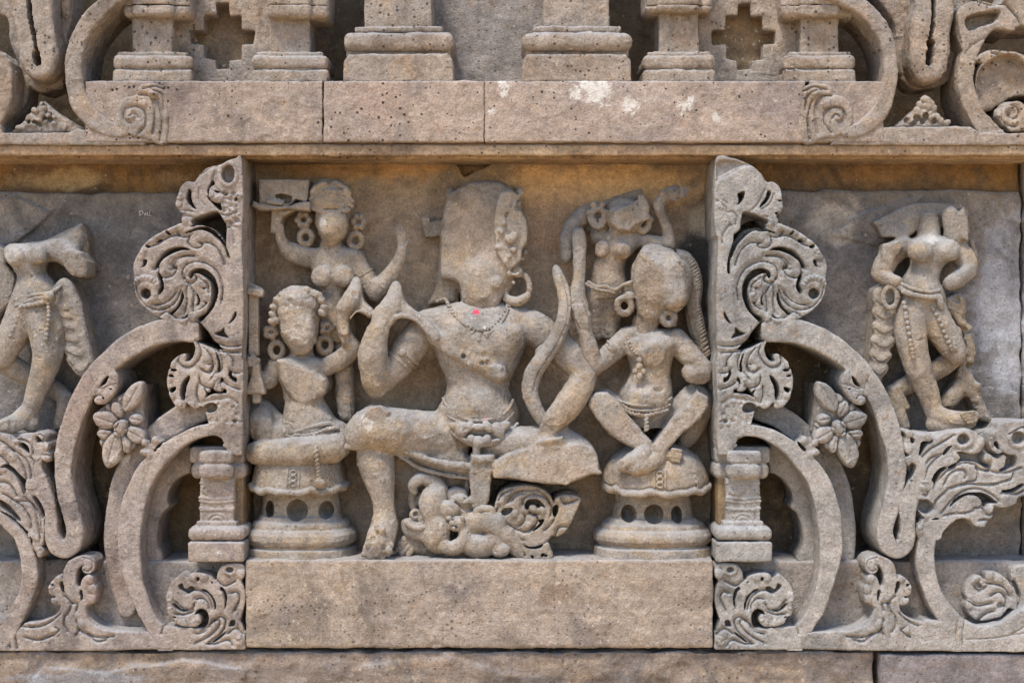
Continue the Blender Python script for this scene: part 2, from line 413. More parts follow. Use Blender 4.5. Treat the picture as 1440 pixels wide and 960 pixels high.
    for (sx, sy, r_, am, sc_) in spots:
        mp = N.new("ShaderNodeMapping"); mp.vector_type = 'TEXTURE'
        mp.inputs["Location"].default_value = ((sx - CX) * S, 0, (CY - sy) * S); mp.inputs["Scale"].default_value = (r_ * S, 10, r_ * S); L.new(pos, mp.inputs["Vector"])
        ln = N.new("ShaderNodeVectorMath"); ln.operation = 'LENGTH'; L.new(mp.outputs[0], ln.inputs[0])
        e = mth('ADD', ln.outputs["Value"], mth('MULTIPLY', mth('SUBTRACT', noise(110, 6, .6, .75), .5), 4.2))
        col = mix(ramp(e, 1.0, .35, 0, am), col, sc_)
    col = mix(1.0, col, (.70, .70, .70), 'MULTIPLY')
    L.new(col, b.inputs["Base Color"])
    bm = N.new("ShaderNodeBump"); bm.inputs["Strength"].default_value = .95; bm.inputs["Distance"].default_value = .0026
    hsum = mth('ADD', mth('MULTIPLY', noise(170, 6, 0, .72), 1.0), mth('MULTIPLY', noise(36, 4, .3, .6), .9))
    hsum = mth('ADD', hsum, mth('MULTIPLY', noise(430, 3, 0, .6), .55))
    hsum = mth('SUBTRACT', hsum, mth('MULTIPLY', pit, 1.2))
    L.new(hsum, bm.inputs["Height"]); L.new(bm.outputs[0], b.inputs["Normal"])
    return m
TAN, BEI, GRY, BRN, ORG = (.36, .285, .215), (.40, .335, .275), (.27, .25, .235), (.22, .145, .085), (.40, .24, .12)
WHT = (.72, .68, .62)
M = {}
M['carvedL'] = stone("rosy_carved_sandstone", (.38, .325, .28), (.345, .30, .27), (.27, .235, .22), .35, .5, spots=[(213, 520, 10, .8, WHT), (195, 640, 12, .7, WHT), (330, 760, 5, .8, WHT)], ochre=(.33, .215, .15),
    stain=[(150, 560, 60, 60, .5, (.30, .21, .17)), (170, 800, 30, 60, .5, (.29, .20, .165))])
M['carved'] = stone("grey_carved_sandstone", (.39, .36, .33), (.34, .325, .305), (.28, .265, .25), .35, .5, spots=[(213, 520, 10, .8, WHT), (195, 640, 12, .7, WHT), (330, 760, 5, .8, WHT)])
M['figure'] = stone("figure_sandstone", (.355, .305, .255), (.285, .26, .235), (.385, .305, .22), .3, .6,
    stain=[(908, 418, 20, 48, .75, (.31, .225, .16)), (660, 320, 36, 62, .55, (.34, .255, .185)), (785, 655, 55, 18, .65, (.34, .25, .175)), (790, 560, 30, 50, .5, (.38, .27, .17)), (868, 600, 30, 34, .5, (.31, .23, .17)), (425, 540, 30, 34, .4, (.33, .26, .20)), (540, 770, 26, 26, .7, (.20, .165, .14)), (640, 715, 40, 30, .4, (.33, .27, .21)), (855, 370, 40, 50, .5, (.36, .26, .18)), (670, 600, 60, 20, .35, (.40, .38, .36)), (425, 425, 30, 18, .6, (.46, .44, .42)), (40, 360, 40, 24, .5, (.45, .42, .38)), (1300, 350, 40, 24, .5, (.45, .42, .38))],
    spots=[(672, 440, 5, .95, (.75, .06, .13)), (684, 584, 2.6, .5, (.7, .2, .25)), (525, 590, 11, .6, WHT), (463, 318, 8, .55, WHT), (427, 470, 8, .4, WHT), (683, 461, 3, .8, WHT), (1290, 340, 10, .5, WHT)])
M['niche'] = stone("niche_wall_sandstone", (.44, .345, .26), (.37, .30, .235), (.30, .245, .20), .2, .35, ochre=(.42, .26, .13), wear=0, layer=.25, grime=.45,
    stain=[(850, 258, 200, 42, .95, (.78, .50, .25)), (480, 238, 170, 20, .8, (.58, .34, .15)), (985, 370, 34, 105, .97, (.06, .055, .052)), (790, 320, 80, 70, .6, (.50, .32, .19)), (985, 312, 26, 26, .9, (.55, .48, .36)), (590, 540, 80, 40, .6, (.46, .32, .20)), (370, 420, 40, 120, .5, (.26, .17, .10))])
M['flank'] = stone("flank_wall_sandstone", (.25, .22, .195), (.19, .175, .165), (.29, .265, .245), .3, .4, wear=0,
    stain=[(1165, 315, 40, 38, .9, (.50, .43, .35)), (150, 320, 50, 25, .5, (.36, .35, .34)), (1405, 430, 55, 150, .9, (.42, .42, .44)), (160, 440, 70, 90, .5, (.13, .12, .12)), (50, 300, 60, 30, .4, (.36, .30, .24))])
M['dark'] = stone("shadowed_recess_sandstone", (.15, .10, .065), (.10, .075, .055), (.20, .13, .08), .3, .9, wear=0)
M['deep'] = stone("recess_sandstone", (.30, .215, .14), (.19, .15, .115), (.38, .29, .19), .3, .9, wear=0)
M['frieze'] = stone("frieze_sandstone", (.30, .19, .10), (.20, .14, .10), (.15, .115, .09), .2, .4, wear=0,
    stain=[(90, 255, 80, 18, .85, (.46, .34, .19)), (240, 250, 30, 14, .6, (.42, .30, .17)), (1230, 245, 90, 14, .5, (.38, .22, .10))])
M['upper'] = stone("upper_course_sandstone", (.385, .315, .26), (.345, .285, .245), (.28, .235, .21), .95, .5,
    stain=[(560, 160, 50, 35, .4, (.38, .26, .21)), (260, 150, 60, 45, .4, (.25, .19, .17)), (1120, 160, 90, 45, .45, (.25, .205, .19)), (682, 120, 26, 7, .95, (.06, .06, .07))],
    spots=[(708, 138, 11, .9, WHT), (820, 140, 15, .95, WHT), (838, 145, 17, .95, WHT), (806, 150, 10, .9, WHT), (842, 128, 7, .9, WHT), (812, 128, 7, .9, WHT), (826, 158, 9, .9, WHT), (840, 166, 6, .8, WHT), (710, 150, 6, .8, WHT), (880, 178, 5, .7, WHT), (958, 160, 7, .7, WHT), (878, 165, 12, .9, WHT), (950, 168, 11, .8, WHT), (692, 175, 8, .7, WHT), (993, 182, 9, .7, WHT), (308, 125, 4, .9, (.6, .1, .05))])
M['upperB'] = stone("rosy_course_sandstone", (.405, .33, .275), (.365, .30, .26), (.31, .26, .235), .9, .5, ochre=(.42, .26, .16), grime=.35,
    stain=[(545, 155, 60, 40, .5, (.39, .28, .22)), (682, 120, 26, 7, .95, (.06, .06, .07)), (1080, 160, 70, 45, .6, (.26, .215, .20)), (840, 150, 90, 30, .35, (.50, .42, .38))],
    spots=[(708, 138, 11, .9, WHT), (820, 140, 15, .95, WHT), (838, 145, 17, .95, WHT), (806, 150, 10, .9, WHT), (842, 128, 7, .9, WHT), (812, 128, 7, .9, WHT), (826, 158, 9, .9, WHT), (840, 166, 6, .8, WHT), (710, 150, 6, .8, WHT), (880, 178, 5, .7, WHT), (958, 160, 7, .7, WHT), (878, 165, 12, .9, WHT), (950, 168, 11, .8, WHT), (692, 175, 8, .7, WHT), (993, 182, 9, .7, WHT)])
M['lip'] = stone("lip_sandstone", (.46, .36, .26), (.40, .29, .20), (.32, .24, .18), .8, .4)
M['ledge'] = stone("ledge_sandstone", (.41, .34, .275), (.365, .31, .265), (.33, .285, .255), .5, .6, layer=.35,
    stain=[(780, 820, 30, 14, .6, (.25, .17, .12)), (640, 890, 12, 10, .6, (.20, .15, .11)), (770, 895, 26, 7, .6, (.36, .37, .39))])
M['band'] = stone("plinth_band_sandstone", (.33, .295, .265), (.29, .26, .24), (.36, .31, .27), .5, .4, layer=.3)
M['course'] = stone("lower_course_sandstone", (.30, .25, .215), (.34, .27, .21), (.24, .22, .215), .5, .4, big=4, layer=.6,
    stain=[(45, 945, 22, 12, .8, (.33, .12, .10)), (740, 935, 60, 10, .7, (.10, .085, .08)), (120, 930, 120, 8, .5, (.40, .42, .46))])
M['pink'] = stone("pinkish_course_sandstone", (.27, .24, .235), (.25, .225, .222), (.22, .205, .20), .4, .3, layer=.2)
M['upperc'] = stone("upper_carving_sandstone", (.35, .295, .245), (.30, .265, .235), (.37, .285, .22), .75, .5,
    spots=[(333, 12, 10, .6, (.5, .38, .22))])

# ================================================================== THE SETTING
HF = 110                                                # the carved front plane
def slab(name, label, cat_, mat, x0, x1, y0, y1, h0, h1, r=3, vs=2.6, rough=(1.3, .5), chips=.6, seed=0, edit=None, group=None, wx=False):
    v = Vol(x0, x1, y0, y1, h0, h1, vs); v.box(x0, x1, y0, y1, h0, h1, r)
    if edit: edit(v)
    X, Y_ = pc((x0 + x1) / 2, y1, h1)
    o = mesh_of(v, name, mat, None, rough=rough, chips=chips, seed=seed, origin=((X - CX) * S, -h1 * S, (CY - Y_) * S))
    tag(o, label, cat_, group); return o
g = bpy.data.meshes.new("ground"); g.from_pydata([(-30, -40, 0), (30, -40, 0), (30, .3, 0), (-30, .3, 0)], [], [(0, 1, 2, 3)])
go = bpy.data.objects.new("ground", g); C.collection.objects.link(go); go.location.z = -1.05; go['kind'] = 'structure'
gm = bpy.data.materials.new("paved_ground"); gm.use_nodes = True; gn = gm.node_tree
bb = gn.nodes["Principled BSDF"]; bb.inputs["Roughness"].default_value = .95
no_ = gn.nodes.new("ShaderNodeTexNoise"); no_.inputs["Scale"].default_value = 2; rp = gn.nodes.new("ShaderNodeValToRGB")
rp.color_ramp.elements[0].color = (.56, .36, .17, 1); rp.color_ramp.elements[1].color = (.66, .44, .22, 1)
gn.links.new(no_.outputs[0], rp.inputs[0]); gn.links.new(rp.outputs[0], bb.inputs["Base Color"]); g.materials.append(gm)

def e_niche(v):
    # the ragged upper edge behind the cornice, a missing corner and a few cracks
    v.prism([(632, 214), (712, 214), (684, 233), (668, 240), (653, 249), (645, 236)], -24, 8, 1, sub=True)
    v.chain([(830, 268, 1, .9), (858, 259, 1, 1.2), (880, 264, 1, .8)], 0, sub=True)
    v.chain([(940, 247, 1, .9), (965, 250, 1, 1.4), (1003, 242, 1, 1.2)], 0, sub=True)
    v.chain([(596, 432, 1, .6), (612, 404, 1, 1.1), (618, 384, 1, .8), (614, 352, 1, .6)], 0, sub=True)
    v.box(742, 768, 310, 337, -3, 2, .5)
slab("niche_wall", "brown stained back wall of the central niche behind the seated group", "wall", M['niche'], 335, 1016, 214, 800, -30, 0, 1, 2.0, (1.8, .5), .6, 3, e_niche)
ARCHIN = [(345, 470), (262, 468), (224, 469), (195, 480), (165, 499), (142, 522), (120, 553), (104, 590), (94, 630), (91, 665), (96, 700), (104, 727), (110, 770), (120, 786), (345, 786)]
def e_fl(v):
    v.prism(ARCHIN, -60, 60, 1, sub=True)
    v.prism([(-40, 290), (20, 275), (70, 300), (40, 330), (-20, 360)], 18, 30, 2, 6)
slab("flank_wall", "grey stone wall panel behind the headless figure at the left edge", "wall", M['flank'], -260, 352, 271, 800, -30, 22, 4, 2.4, (2.4, .6), .5, 5, e_fl)
fw = C.objects["flank_wall"]; cm = bpy.data.materials.new("white_chalk"); cm.use_nodes = True
cm.node_tree.nodes["Principled BSDF"].inputs["Base Color"].default_value = (.42, .41, .40, 1); cm.node_tree.nodes["Principled BSDF"].inputs["Roughness"].default_value = 1
v = Vol(192, 216, 292, 308, 20, 27, .5)
for P in (((196, 297), (197, 303)), ((196, 297), (200, 297), (201, 300), (197, 303)), ((203, 302), (205, 299), (204, 303)), ((207, 303), (207, 298), (208, 303)), ((211, 296), (210, 303), (213, 303))):
    v.chain([(*p, 23.0, .6) for p in P], .2)
mesh_of(v, "chalk_mark", cm, fw, rough=(.5, .6), origin=tuple(fw.location))
def e_fr(v):
    v.prism([(1350 - a, b_) for a, b_ in ARCHIN], -60, 60, 1, sub=True)
    v.prism([(1170, 330), (1215, 300), (1300, 275), (1260, 330), (1235, 345)], 18, 28, 2, 8)
slab("flank_wall", "grey stone wall panel behind the standing figure at the right edge", "wall", M['flank'], 1003, 1436, 268, 800, -30, 22, 4, 2.6, (2.4, .6), .5, 7, e_fr)
slab("flank_wall", "narrow sliver of grey wall beyond the joint at the far right edge", "wall", M['flank'], 1439, 1700, 214, 800, -30, 20, 4, 2.6, (2.4, .6), .5, 8)
slab("frieze_slab", "brown recessed frieze slab with yellow lichen above the left flank wall", "stone slab", M['frieze'], -260, 338, 205, 275, -30, 4, 3, 2.6, (1.6, .6), .6, 9)
slab("frieze_slab", "brown recessed frieze slab above the right flank wall", "stone slab", M['frieze'], 1016, 1434, 205, 272, -30, 6, 3, 2.6, (1.6, .6), .6, 10)
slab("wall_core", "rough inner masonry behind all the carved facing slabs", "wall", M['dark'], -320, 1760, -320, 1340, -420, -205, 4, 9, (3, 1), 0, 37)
for xa, xb, wd_, sd in ((80, 342, "left", 27), (1008, 1270, "right", 28)):
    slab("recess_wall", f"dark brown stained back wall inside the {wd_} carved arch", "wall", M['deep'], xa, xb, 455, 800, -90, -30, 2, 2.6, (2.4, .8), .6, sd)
# niche side walls behind the carved posts
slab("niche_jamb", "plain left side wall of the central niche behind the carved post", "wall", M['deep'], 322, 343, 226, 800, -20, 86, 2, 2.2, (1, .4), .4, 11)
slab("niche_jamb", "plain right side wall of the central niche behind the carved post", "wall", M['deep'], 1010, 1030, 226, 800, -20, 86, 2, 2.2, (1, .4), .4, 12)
# ledge the figures stand on
def e_ledge(v):
    v.chain([(738, 862, HF, .8), (748, 867, HF, 1.6), (762, 865, HF, 1.8), (772, 850, HF, 1.0)], 0, sub=True)
    v.chain([(600, 912, HF, 2), (615, 906, HF + 2, 4), (626, 911, HF, 2)], 2, sub=True)
    for i in range(14):
        random.seed(i); x = random.uniform(350, 1000)
        v.chain([(x, 912, HF + 1, random.uniform(1, 3.5)), (x + random.uniform(6, 30), 912.5, HF + 1, random.uniform(.5, 2.5))], 2, sub=True)
    for i in range(12):
        random.seed(i + 50); x = random.uniform(350, 1000)
        v.chain([(x, 786, HF + 1, random.uniform(1, 3)), (x + random.uniform(6, 30), 786, HF + 1, random.uniform(.5, 2.5))], 2, sub=True)
slab("ledge_block", "long plain beige stone block under the central seated group", "stone block", M['ledge'], 345, 1003, 786, 911, -30, HF, 3, 2.0, (1.3, .45), .5, 13, e_ledge)
slab("plinth_band", "plain stone plinth band behind the left foliage carving", "stone block", M['band'], -260, 343, 788, 930, -30, 74, 5, 2.4, (1.4, .5), .4, 14)
slab("plinth_band", "plain stone plinth band behind the right foliage carving", "stone block", M['band'], 1008, 1700, 788, 930, -30, 74, 5, 2.4, (1.4, .5), .4, 15)
# lowest course
def e_low(v):
    v.chain([(-250, 922, 105, 5), (300, 926, 106, 6), (700, 920, 106, 5), (1220, 924, 105, 4)], 3, sub=True, zs=.5)
    v.prism([(480, 975), (500, 938), (560, 930), (640, 925), (700, 945), (760, 950), (800, 985)], 96, 106, 3, 5)
    v.prism([(20, 985), (60, 938), (150, 945), (260, 928), (340, 940), (350, 985)], 98, 108, 4, 5)
    v.chain([(700, 932, 104, 1), (735, 938, 104, 1.6), (770, 936, 104, 1.5), (800, 945, 104, 1)], 0, sub=True)
slab("base_block", "long weathered brown base block with a dark stain under the ledge", "stone block", M['course'], -260, 1229, 914, 1060, -30, 103, 6, 2.4, (3.2, .8), .9, 16, e_low)
slab("base_block", "smooth mauve grey base block at the lower right corner", "stone block", M['pink'], 1232, 1700, 917, 1060, -30, 106, 6, 2.4, (1.5, .5), .4, 17)
def e_sh(v): pass
slab("base_footing", "deep footing stone below the base blocks", "stone block", M['course'], -260, 1700, 1060, 1340, -30, 112, 6, 5, (2.5, .8), .4, 18)
# upper course: three blocks with a moulded lip under them
def e_up(seed, x0, x1):
    def f(v):
        random.seed(seed)
        for i in range(int((x1 - x0) / 28)):
            x = random.uniform(x0, x1); L = random.uniform(8, 46); r = random.uniform(.8, 4.2)
            v.chain([(x, 203.5, 121, r * .5), (x + L / 2, 203 - r * .4, 121, r), (x + L, 203.5, 121, r * .4)], 2, sub=True)
        for xe in (x0, x1):
            for q in range(9): v.ell(xe, random.uniform(116, 203), 119, random.uniform(.6, 2.6), random.uniform(1, 5), random.uniform(1, 3), 0, .5, sub=True)
        if x0 < 380 < x1: v.chain([(378, 98, 118, .5), (400, 118, 119, .9), (430, 138, 119, 1.1), (458, 148, 119, .6)], 0, sub=True)
    return f
for (x0, x1, lab, sd) in ((119, 454.75, "left upper course block with a diagonal crack and brown stain", 21), (454.95, 680.9, "short upper course block between two vertical joints", 22), (681.3, 1132.85, "upper course block with white paint splashes", 23), (1132.95, 1243, "short right end of the upper course carrying a worn spiral", 24)):
    slab("course_block", lab, "stone block", M['upperB' if sd in (22, 23) else 'upper'], x0, x1, 114, 203, -30, 118, 1.2, 1.9, (.9, .5), .7, sd, e_up(sd, x0, x1))
def e_lip(v):
    v.box(-300, 1740, 190, 224, 72, 104.5, .5, sub=True)
    random.seed(5)
    for i in range(26):
        x = random.uniform(-100, 1500); L = random.uniform(8, 40); r = random.uniform(.6, 1.8)
        v.chain([(x, 220, 112, r), (x + L, 220, 112, r * .5)], 1, sub=True)
slab("moulded_lip", "thin projecting stone lip running under the upper course", "moulding", M['lip'], -260, 1700, 203.5, 219, -30, 111, 3, 1.9, (.9, .45), .8, 25, e_lip)
slab("upper_wall", "grey back wall behind the pillar bases along the top", "wall", M['band'], 600, 775, -260, 203, -30, 26, 2, 3.2, (2, .6), .5, 26)
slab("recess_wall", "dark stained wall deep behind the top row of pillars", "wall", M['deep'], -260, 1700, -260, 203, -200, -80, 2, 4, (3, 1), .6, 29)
slab("sky_shade_block", "unseen block added above the top pillars to keep sky light from the recess", "stone block", M['band'], -260, 1700, -320, -70, -200, 30, 2, 4, (3, 1), .6, 39)  # out of view, added so sky light does not leak in from above
for xa, xb, lb, sd in ((255, 372, "upper left", 35), (992, 1105, "upper right", 36)):
    slab("screen_backing", f"mottled stone set just behind the pierced cross at {lb}", "stone slab", M['deep'], xa, xb, -60, 116, -10, 30, 2, 2.6, (3.5, 1.2), 1.0, sd)

# ================================================================== FOLIATE SIDE CARVINGS
T1, T2, T3, T4, T5 = (Z(180, b, 5.647) for b in (220, 340, 460, 600, 750))
T6, T7, T8 = Z(60, 480, 5.647), Z(0, 590, 5.647), Z(0, 750, 5.647)
def both(side, P): return P if side == 0 else mir(P)
word = ("left", "right")
for side in (0, 1):
    B = lambda P: both(side, P)
    sx = word[side]; CM = M['carvedL'] if side == 0 else M['carved']
    def XR(a, b): return (a, b) if side == 0 else (1350 - b, 1350 - a)
    # ---------------------------------------------------------------- the tall post with its big scroll
    r = Relief(*XR(182, 345), 222, 640, HF, 1.05)
    if side == 0:
        crest = T1("905,28 850,14 790,33 740,62 690,72 625,92 565,145 522,203 470,200 425,232 402,285 396,320 383,350 385,395 398,425 430,455 424,500 440,540 480,556 512,540 505,500 540,488 620,455 690,438 735,470 800,560 905,560")
    else:
        crest = mir(Z(1000, 220, 5.647)("40,20 150,10 240,35 330,75 400,135 440,200 490,200 540,235 560,290 562,340 570,400 555,440 520,470 535,510 510,550 460,560 430,530 400,490 330,500 260,545 210,600 150,620 40,620"))
        crest = [(1350 - a, b) for a, b in crest]
    A = r.add(crest if side else crest)
    r.add(B(T1("782,540 905,540 905,900 780,900")), smooth=False)
    r.add(B([(318, 300), (340, 300), (340, 640), (318, 640)]), smooth=False)
    disc = T1("430,528 365,553 300,580 240,612 180,652 125,700 90,760 60,805 40,860 45,930") + T2("50,270 50,330 58,400 85,465 130,520 185,565 250,602 330,636 420,648 500,640 560,640 640,720 700,800 900,900") + T2("900,0 800,60") + T1("800,775 765,690 700,600 640,560 560,545 500,560")
    r.add(B(disc))
    # the space under the crest stays as a lower field
    low = B(T1("505,500 620,452 705,440 722,520 722,570 660,560 600,545 520,545"))
    r.cut(low, to=62, r=2)
    crescent = T1("430,612 490,585 560,560 620,556 690,592 750,665 785,730 808,800 790,800 755,720 705,660 640,605 570,583 500,600")
    cuts = [crescent, T1("205,885 232,822 290,755 340,728 400,716 450,720 498,742 440,748 390,752 330,775 270,820 238,870"),
            T1("228,640 245,655 272,660 250,680 212,680 236,664"), T1("135,705 155,700 180,720 150,728"), T1("308,585 322,600 340,622 318,622 300,604"),
            T1("118,822 152,824 135,870 100,880 118,858"), T2("232,238 260,270 284,335 278,385 245,420 236,390 252,340 236,290"),
            T2("430,392 438,450 410,520 350,578 322,570 380,520 408,470 418,420"),
            T2("486,288 484,250 510,222 560,208 620,222 668,262 702,320 714,390 700,470 665,545 575,636 553,602 610,566 640,515 658,450 663,380 645,318 600,278 548,252 515,256 504,290"),
            T2("534,402 556,425 571,465 560,503 540,502 552,460"), T2("592,358 615,365 632,352 618,374 596,374"), T2("604,470 622,480 640,478 622,494 604,484"),
            T2("430,606 455,588 474,572 468,592 446,608"), T2("480,600 494,612 488,618"),
            T2("856,548 858,588 830,632 794,658 826,600"), T2("682,730 725,708 766,678 768,716 800,762 760,760")]
    for c in cuts[:9]: r.cut(B(c), to=72, r=1.6)
    for c in cuts[9:]: r.cut(B(c), to=88, r=1.6)
    if side == 0:
        r.cut(T1("482,258 505,275 503,330 520,380 546,422 515,412 478,380 460,320"), to=78, r=1.6)
        r.cut(T1("668,188 684,215 650,250 645,300 656,340 700,365 738,370 740,436 690,395 640,345 628,290 640,240"), to=78, r=1.6)
        r.cut(T1("680,268 705,272 735,290 700,292"), to=85, r=1.2); r.cut(T1("845,335 870,320 868,350 848,356"), to=90, r=1.2)
        x, y = T1("795,140")[0]; r.ridge(circ(x, y, 12, 16) + [circ(x, y, 12, 16)[0]], 3.5, 2.5); r.dome(circ(x, y, 9, 13), -16, 2)
        for q in ("520,205 575,150 640,100 700,80", "690,130 670,190 690,240 740,290 800,300", "430,455 470,470 540,488", "800,560 830,600 845,690", "700,440 780,470 860,440", "770,600 800,560 870,560", "560,260 570,340 610,390", "400,430 470,430 520,440"): r.groove(T1(q), 2.4, 3.2)
        for q in ((655, 300), (690, 325), (725, 335), (410, 320), (400, 380), (425, 440), (450, 515)):
            x, y = T1(f"{q[0]},{q[1]}")[0]; r.ball(x, y, 5, 3)
        random.seed(4)
        for i in range(60):
            x, y = T1(f"{random.uniform(740,890)},{random.uniform(290,560)}")[0]; r.ball(x, y, random.uniform(2, 4.5), random.uniform(-3.5, 3))
    else:
        R1 = Z(1000, 220, 5.647)
        r.cut(R1("268,278 262,330 235,370 205,390 218,350 212,296"), to=76, r=1.6)
        r.cut(R1("450,272 478,280 465,330 430,380 385,410 400,370 435,330"), to=76, r=1.6)
        r.cut(R1("530,345 562,352 545,362"), to=70, r=1); r.cut(R1("500,450 535,440 522,462"), to=70, r=1)
        r.cut(R1("210,612 280,545 340,510 400,495 440,560 450,590 400,600 330,590 270,640 215,700 160,800 150,930 130,900 140,790 170,690"), to=70, r=1.6)
        for q in ("45,190 150,140 240,85 320,70", "100,350 130,380 125,440 170,440 205,480 195,540", "90,690 100,610 150,545 165,550", "215,600 300,520 400,480 450,480", "430,260 370,380 280,460", "500,300 470,370 400,420", "45,350 80,370 100,400"): r.groove(R1(q), 2.4, 3.2)
        r.cut(R1("45,30 240,35 320,68 240,90 150,140 45,188"), to=HF - 7, r=5)
        for q in ((545, 325), (555, 385), (545, 430), (470, 530), (75, 385)):
            x, y = R1(f"{q[0]},{q[1]}")[0]; r.ball(x, y, 6, 3)
    # incised leaf work on the disc
    for q in (T1("385,598 400,632 450,645 482,636"), T1("482,636 474,690 512,726 566,728 592,706 572,682"), T1("585,692 640,688 700,730 742,800 762,862"),
              T1("360,890 352,846 392,802 460,788 520,790"), T1("352,880 372,886 384,872"),
              T1("210,900 240,885 236,925 255,955") + T2("262,286 310,288 360,265 386,212 352,208"), T2("520,108 440,112 385,140 356,185 372,212"),
              T2("442,292 430,240 468,182 550,160 640,186 708,250 744,345 746,400 738,462"), T2("442,292 462,326 512,330 545,298 530,264 508,262"),
              T2("62,350 82,440 150,515 240,545 330,520 390,460 420,385"), T2("190,500 262,500 330,465 380,405"), T2("480,345 520,410 510,480 512,550"), T2("455,560 470,480 462,400 470,350"),
              T2("475,650 520,745 600,815 700,868 880,886"), T2("545,645 600,735 690,800 790,835 890,830"), T2("250,590 300,560 350,590 400,620 470,600"),
              T1("230,890 260,830 330,780 400,752"), T1("160,720 230,700 330,640 400,630"), T2("575,300 620,330 640,400"), T2("570,540 600,520 620,500")):
        r.step(B(q) if True else q, 8, 3.6) if side == 0 else r.step(B(q)[::-1], 8, 3.6)
    ex, ey = T2("142,410")[0]; E = B([(ex, ey)])[0]
    r.ridge(circ(*E, 13, 14) + [circ(*E, 13, 14)[0]], 5, 3); r.dome(circ(*E, 7.5), -22, 2)
    random.seed(8)
    for i in range(9):
        a = 150 + i * 20; x, y = ex + 17 * math.cos(math.radians(a + 40)), ey - 8 + 14 * math.sin(math.radians(a + 40)); r.ball(*B([(x, y)])[0], 4.5, 3)
    for (a, b_) in ((100, 790), (115, 740), (170, 690), (235, 640), (300, 600), (350, 575), (405, 560)):
        r.ball(*B(T1(f"{a},{b_}"))[0], 6, 3)
    for (a, b_) in ((600, 330), (640, 400), (635, 450), (610, 515), (560, 555), (510, 600), (440, 625), (600, 285)):
        r.ball(*B(T2(f"{a},{b_}"))[0], 7, 3)
    # collar bands and the hanging leaf below (tile 3)
    leaf = T3("520,110 575,130 700,180 905,210 905,590 870,580 810,520 760,490 745,510 700,505 660,480 640,520 600,590 560,640 520,645 465,600 455,640 400,640 350,590 325,520 310,440 322,360 340,310 352,270 400,225 450,210 462,240 455,270 490,265 520,230 535,170")
    r.add(B(leaf))
    r.cut(B(T3("690,185 720,240 735,310 722,360 705,340 712,290 700,230")), to=80, r=1.5)
    r.cut(B(T3("490,378 485,420 460,480 450,570 425,578 412,520 425,450 455,405")), to=68, r=1.5)
    r.cut(B(T3("335,318 360,330 392,338 368,352 342,350")), to=50, r=1); r.cut(B(T3("325,378 350,378 362,392 330,396")), to=60, r=1); r.cut(B(T3("330,490 378,475 372,505 345,520")), to=40, r=1)
    r.cut(B(T3("740,395 756,420 735,450 752,490 772,505 745,490 728,440")), to=55, r=1); r.cut(B(T3("810,345 830,390 860,405 855,440 820,420 795,375")), to=60, r=1)
    r.cut(B(T3("600,480 640,520 660,500 690,520 640,540 610,560 560,600 620,540")), to=40, r=1)
    for q in ("545,120 575,200 545,270 490,312 430,305 400,270 410,235", "600,165 650,230 668,290 655,345 610,350 585,330", "640,300 665,300 650,345", "560,400 570,450 610,480 665,485 690,460", "700,180 740,260 735,340 690,360 660,400", "790,220 825,260 830,310", "800,345 830,365 880,370", "545,470 540,540 560,600", "760,440 800,470 880,500"):
        r.step(B(T3(q)) if side == 0 else B(T3(q))[::-1], 7, 3.4)
    for (a, b_) in ((345, 300), (325, 350), (322, 410), (325, 470), (345, 540), (400, 610), (500, 620), (690, 390), (690, 440), (720, 490)): r.ball(*B(T3(f"{a},{b_}"))[0], 6, 3)
    # broken eyed curl and the arch springing
    curl = T3("560,620 600,570 680,530 780,525 850,545 905,590 905,960 820,960 770,930 750,900 720,850 650,840 640,780 620,700 600,640")
    r.add(B(curl)); c0 = B(T3("655,640"))[0]; r.dome(circ(*c0, 10, 7, rot=-10), -22, 3); r.dome(circ(*B(T3("845,745"))[0], 3), -6, 1)
    r.groove(B(T3("600,590 700,575 800,560 860,600")), 5, 3)
    random.seed(11)
    for i in range(40):
        x, y = T3(f"{random.uniform(640,890)},{random.uniform(560,780)}")[0]; r.ball(*B([(x, y)])[0], random.uniform(2, 5), random.uniform(-2.5, 2.5))
    if side: r.cut([(1350 - a, b_) for a, b_ in ()] or [(0, 0), (1, 0), (1, 1)])
    vv = r.vol(0, 2.2)
    root = thing("scroll_post", ("carved post left of the niche, big leafy scroll topped by an eyed crest" if side == 0 else "carved post right of the niche, big leafy scroll under a smooth capped crest"), "carving", B([(330, 640)])[0][0], 640, 0)
    put(vv, "scroll_foliage", CM, root, rough=(.5, .3), chips=.3, seed=30 + side)
    # ---------------------------------------------------------------- outer arch ribbon with hanging loop
    arch = [(268, 466, 15), (250, 464, 16.5), (224, 467, 17), (195, 478, 16.5), (165, 497, 15.5), (140, 521, 15), (118, 552, 14.5), (102, 590, 14), (91, 630, 13.5), (88, 665, 12.5), (93, 700, 12), (101, 727, 12), (105, 748, 12), (101, 765, 12.5), (90, 773, 12.5), (77, 766, 12), (71, 748, 10), (71, 725, 9), (66, 703, 9), (60, 682, 9), (54, 665, 7), (53, 651, 5), (58, 643, 4), (65, 646, 4)]
    r = Relief(*XR(40, 275), 442, 790, HF, 1.2)
    r.rib(B(arch)); r.rib(B([(44, 682, 9), (52, 684, 8)])); r.rib(B([(56, 690, 7), (64, 690, 7)]))
    clov = T6("545,240 580,238 605,290 603,350 575,410 530,470 480,500 430,498 405,465 425,430 400,440 330,400 430,330 500,290")
    r.add(B(clov)); r.cut(B(T6("448,360 480,310 512,276 516,292 505,325 470,358")), to=40, r=1); r.cut(B(T6("520,375 552,372 545,384")), to=60, r=1); r.cut(B(T6("468,428 490,452 482,458")), to=60, r=1)
    r.cut(B(T8("478,0 524,0 526,30 505,52 485,40") + T7("520,940 520,890 480,800 462,725 458,800 465,900")) , to=14, r=1.2) if False else None
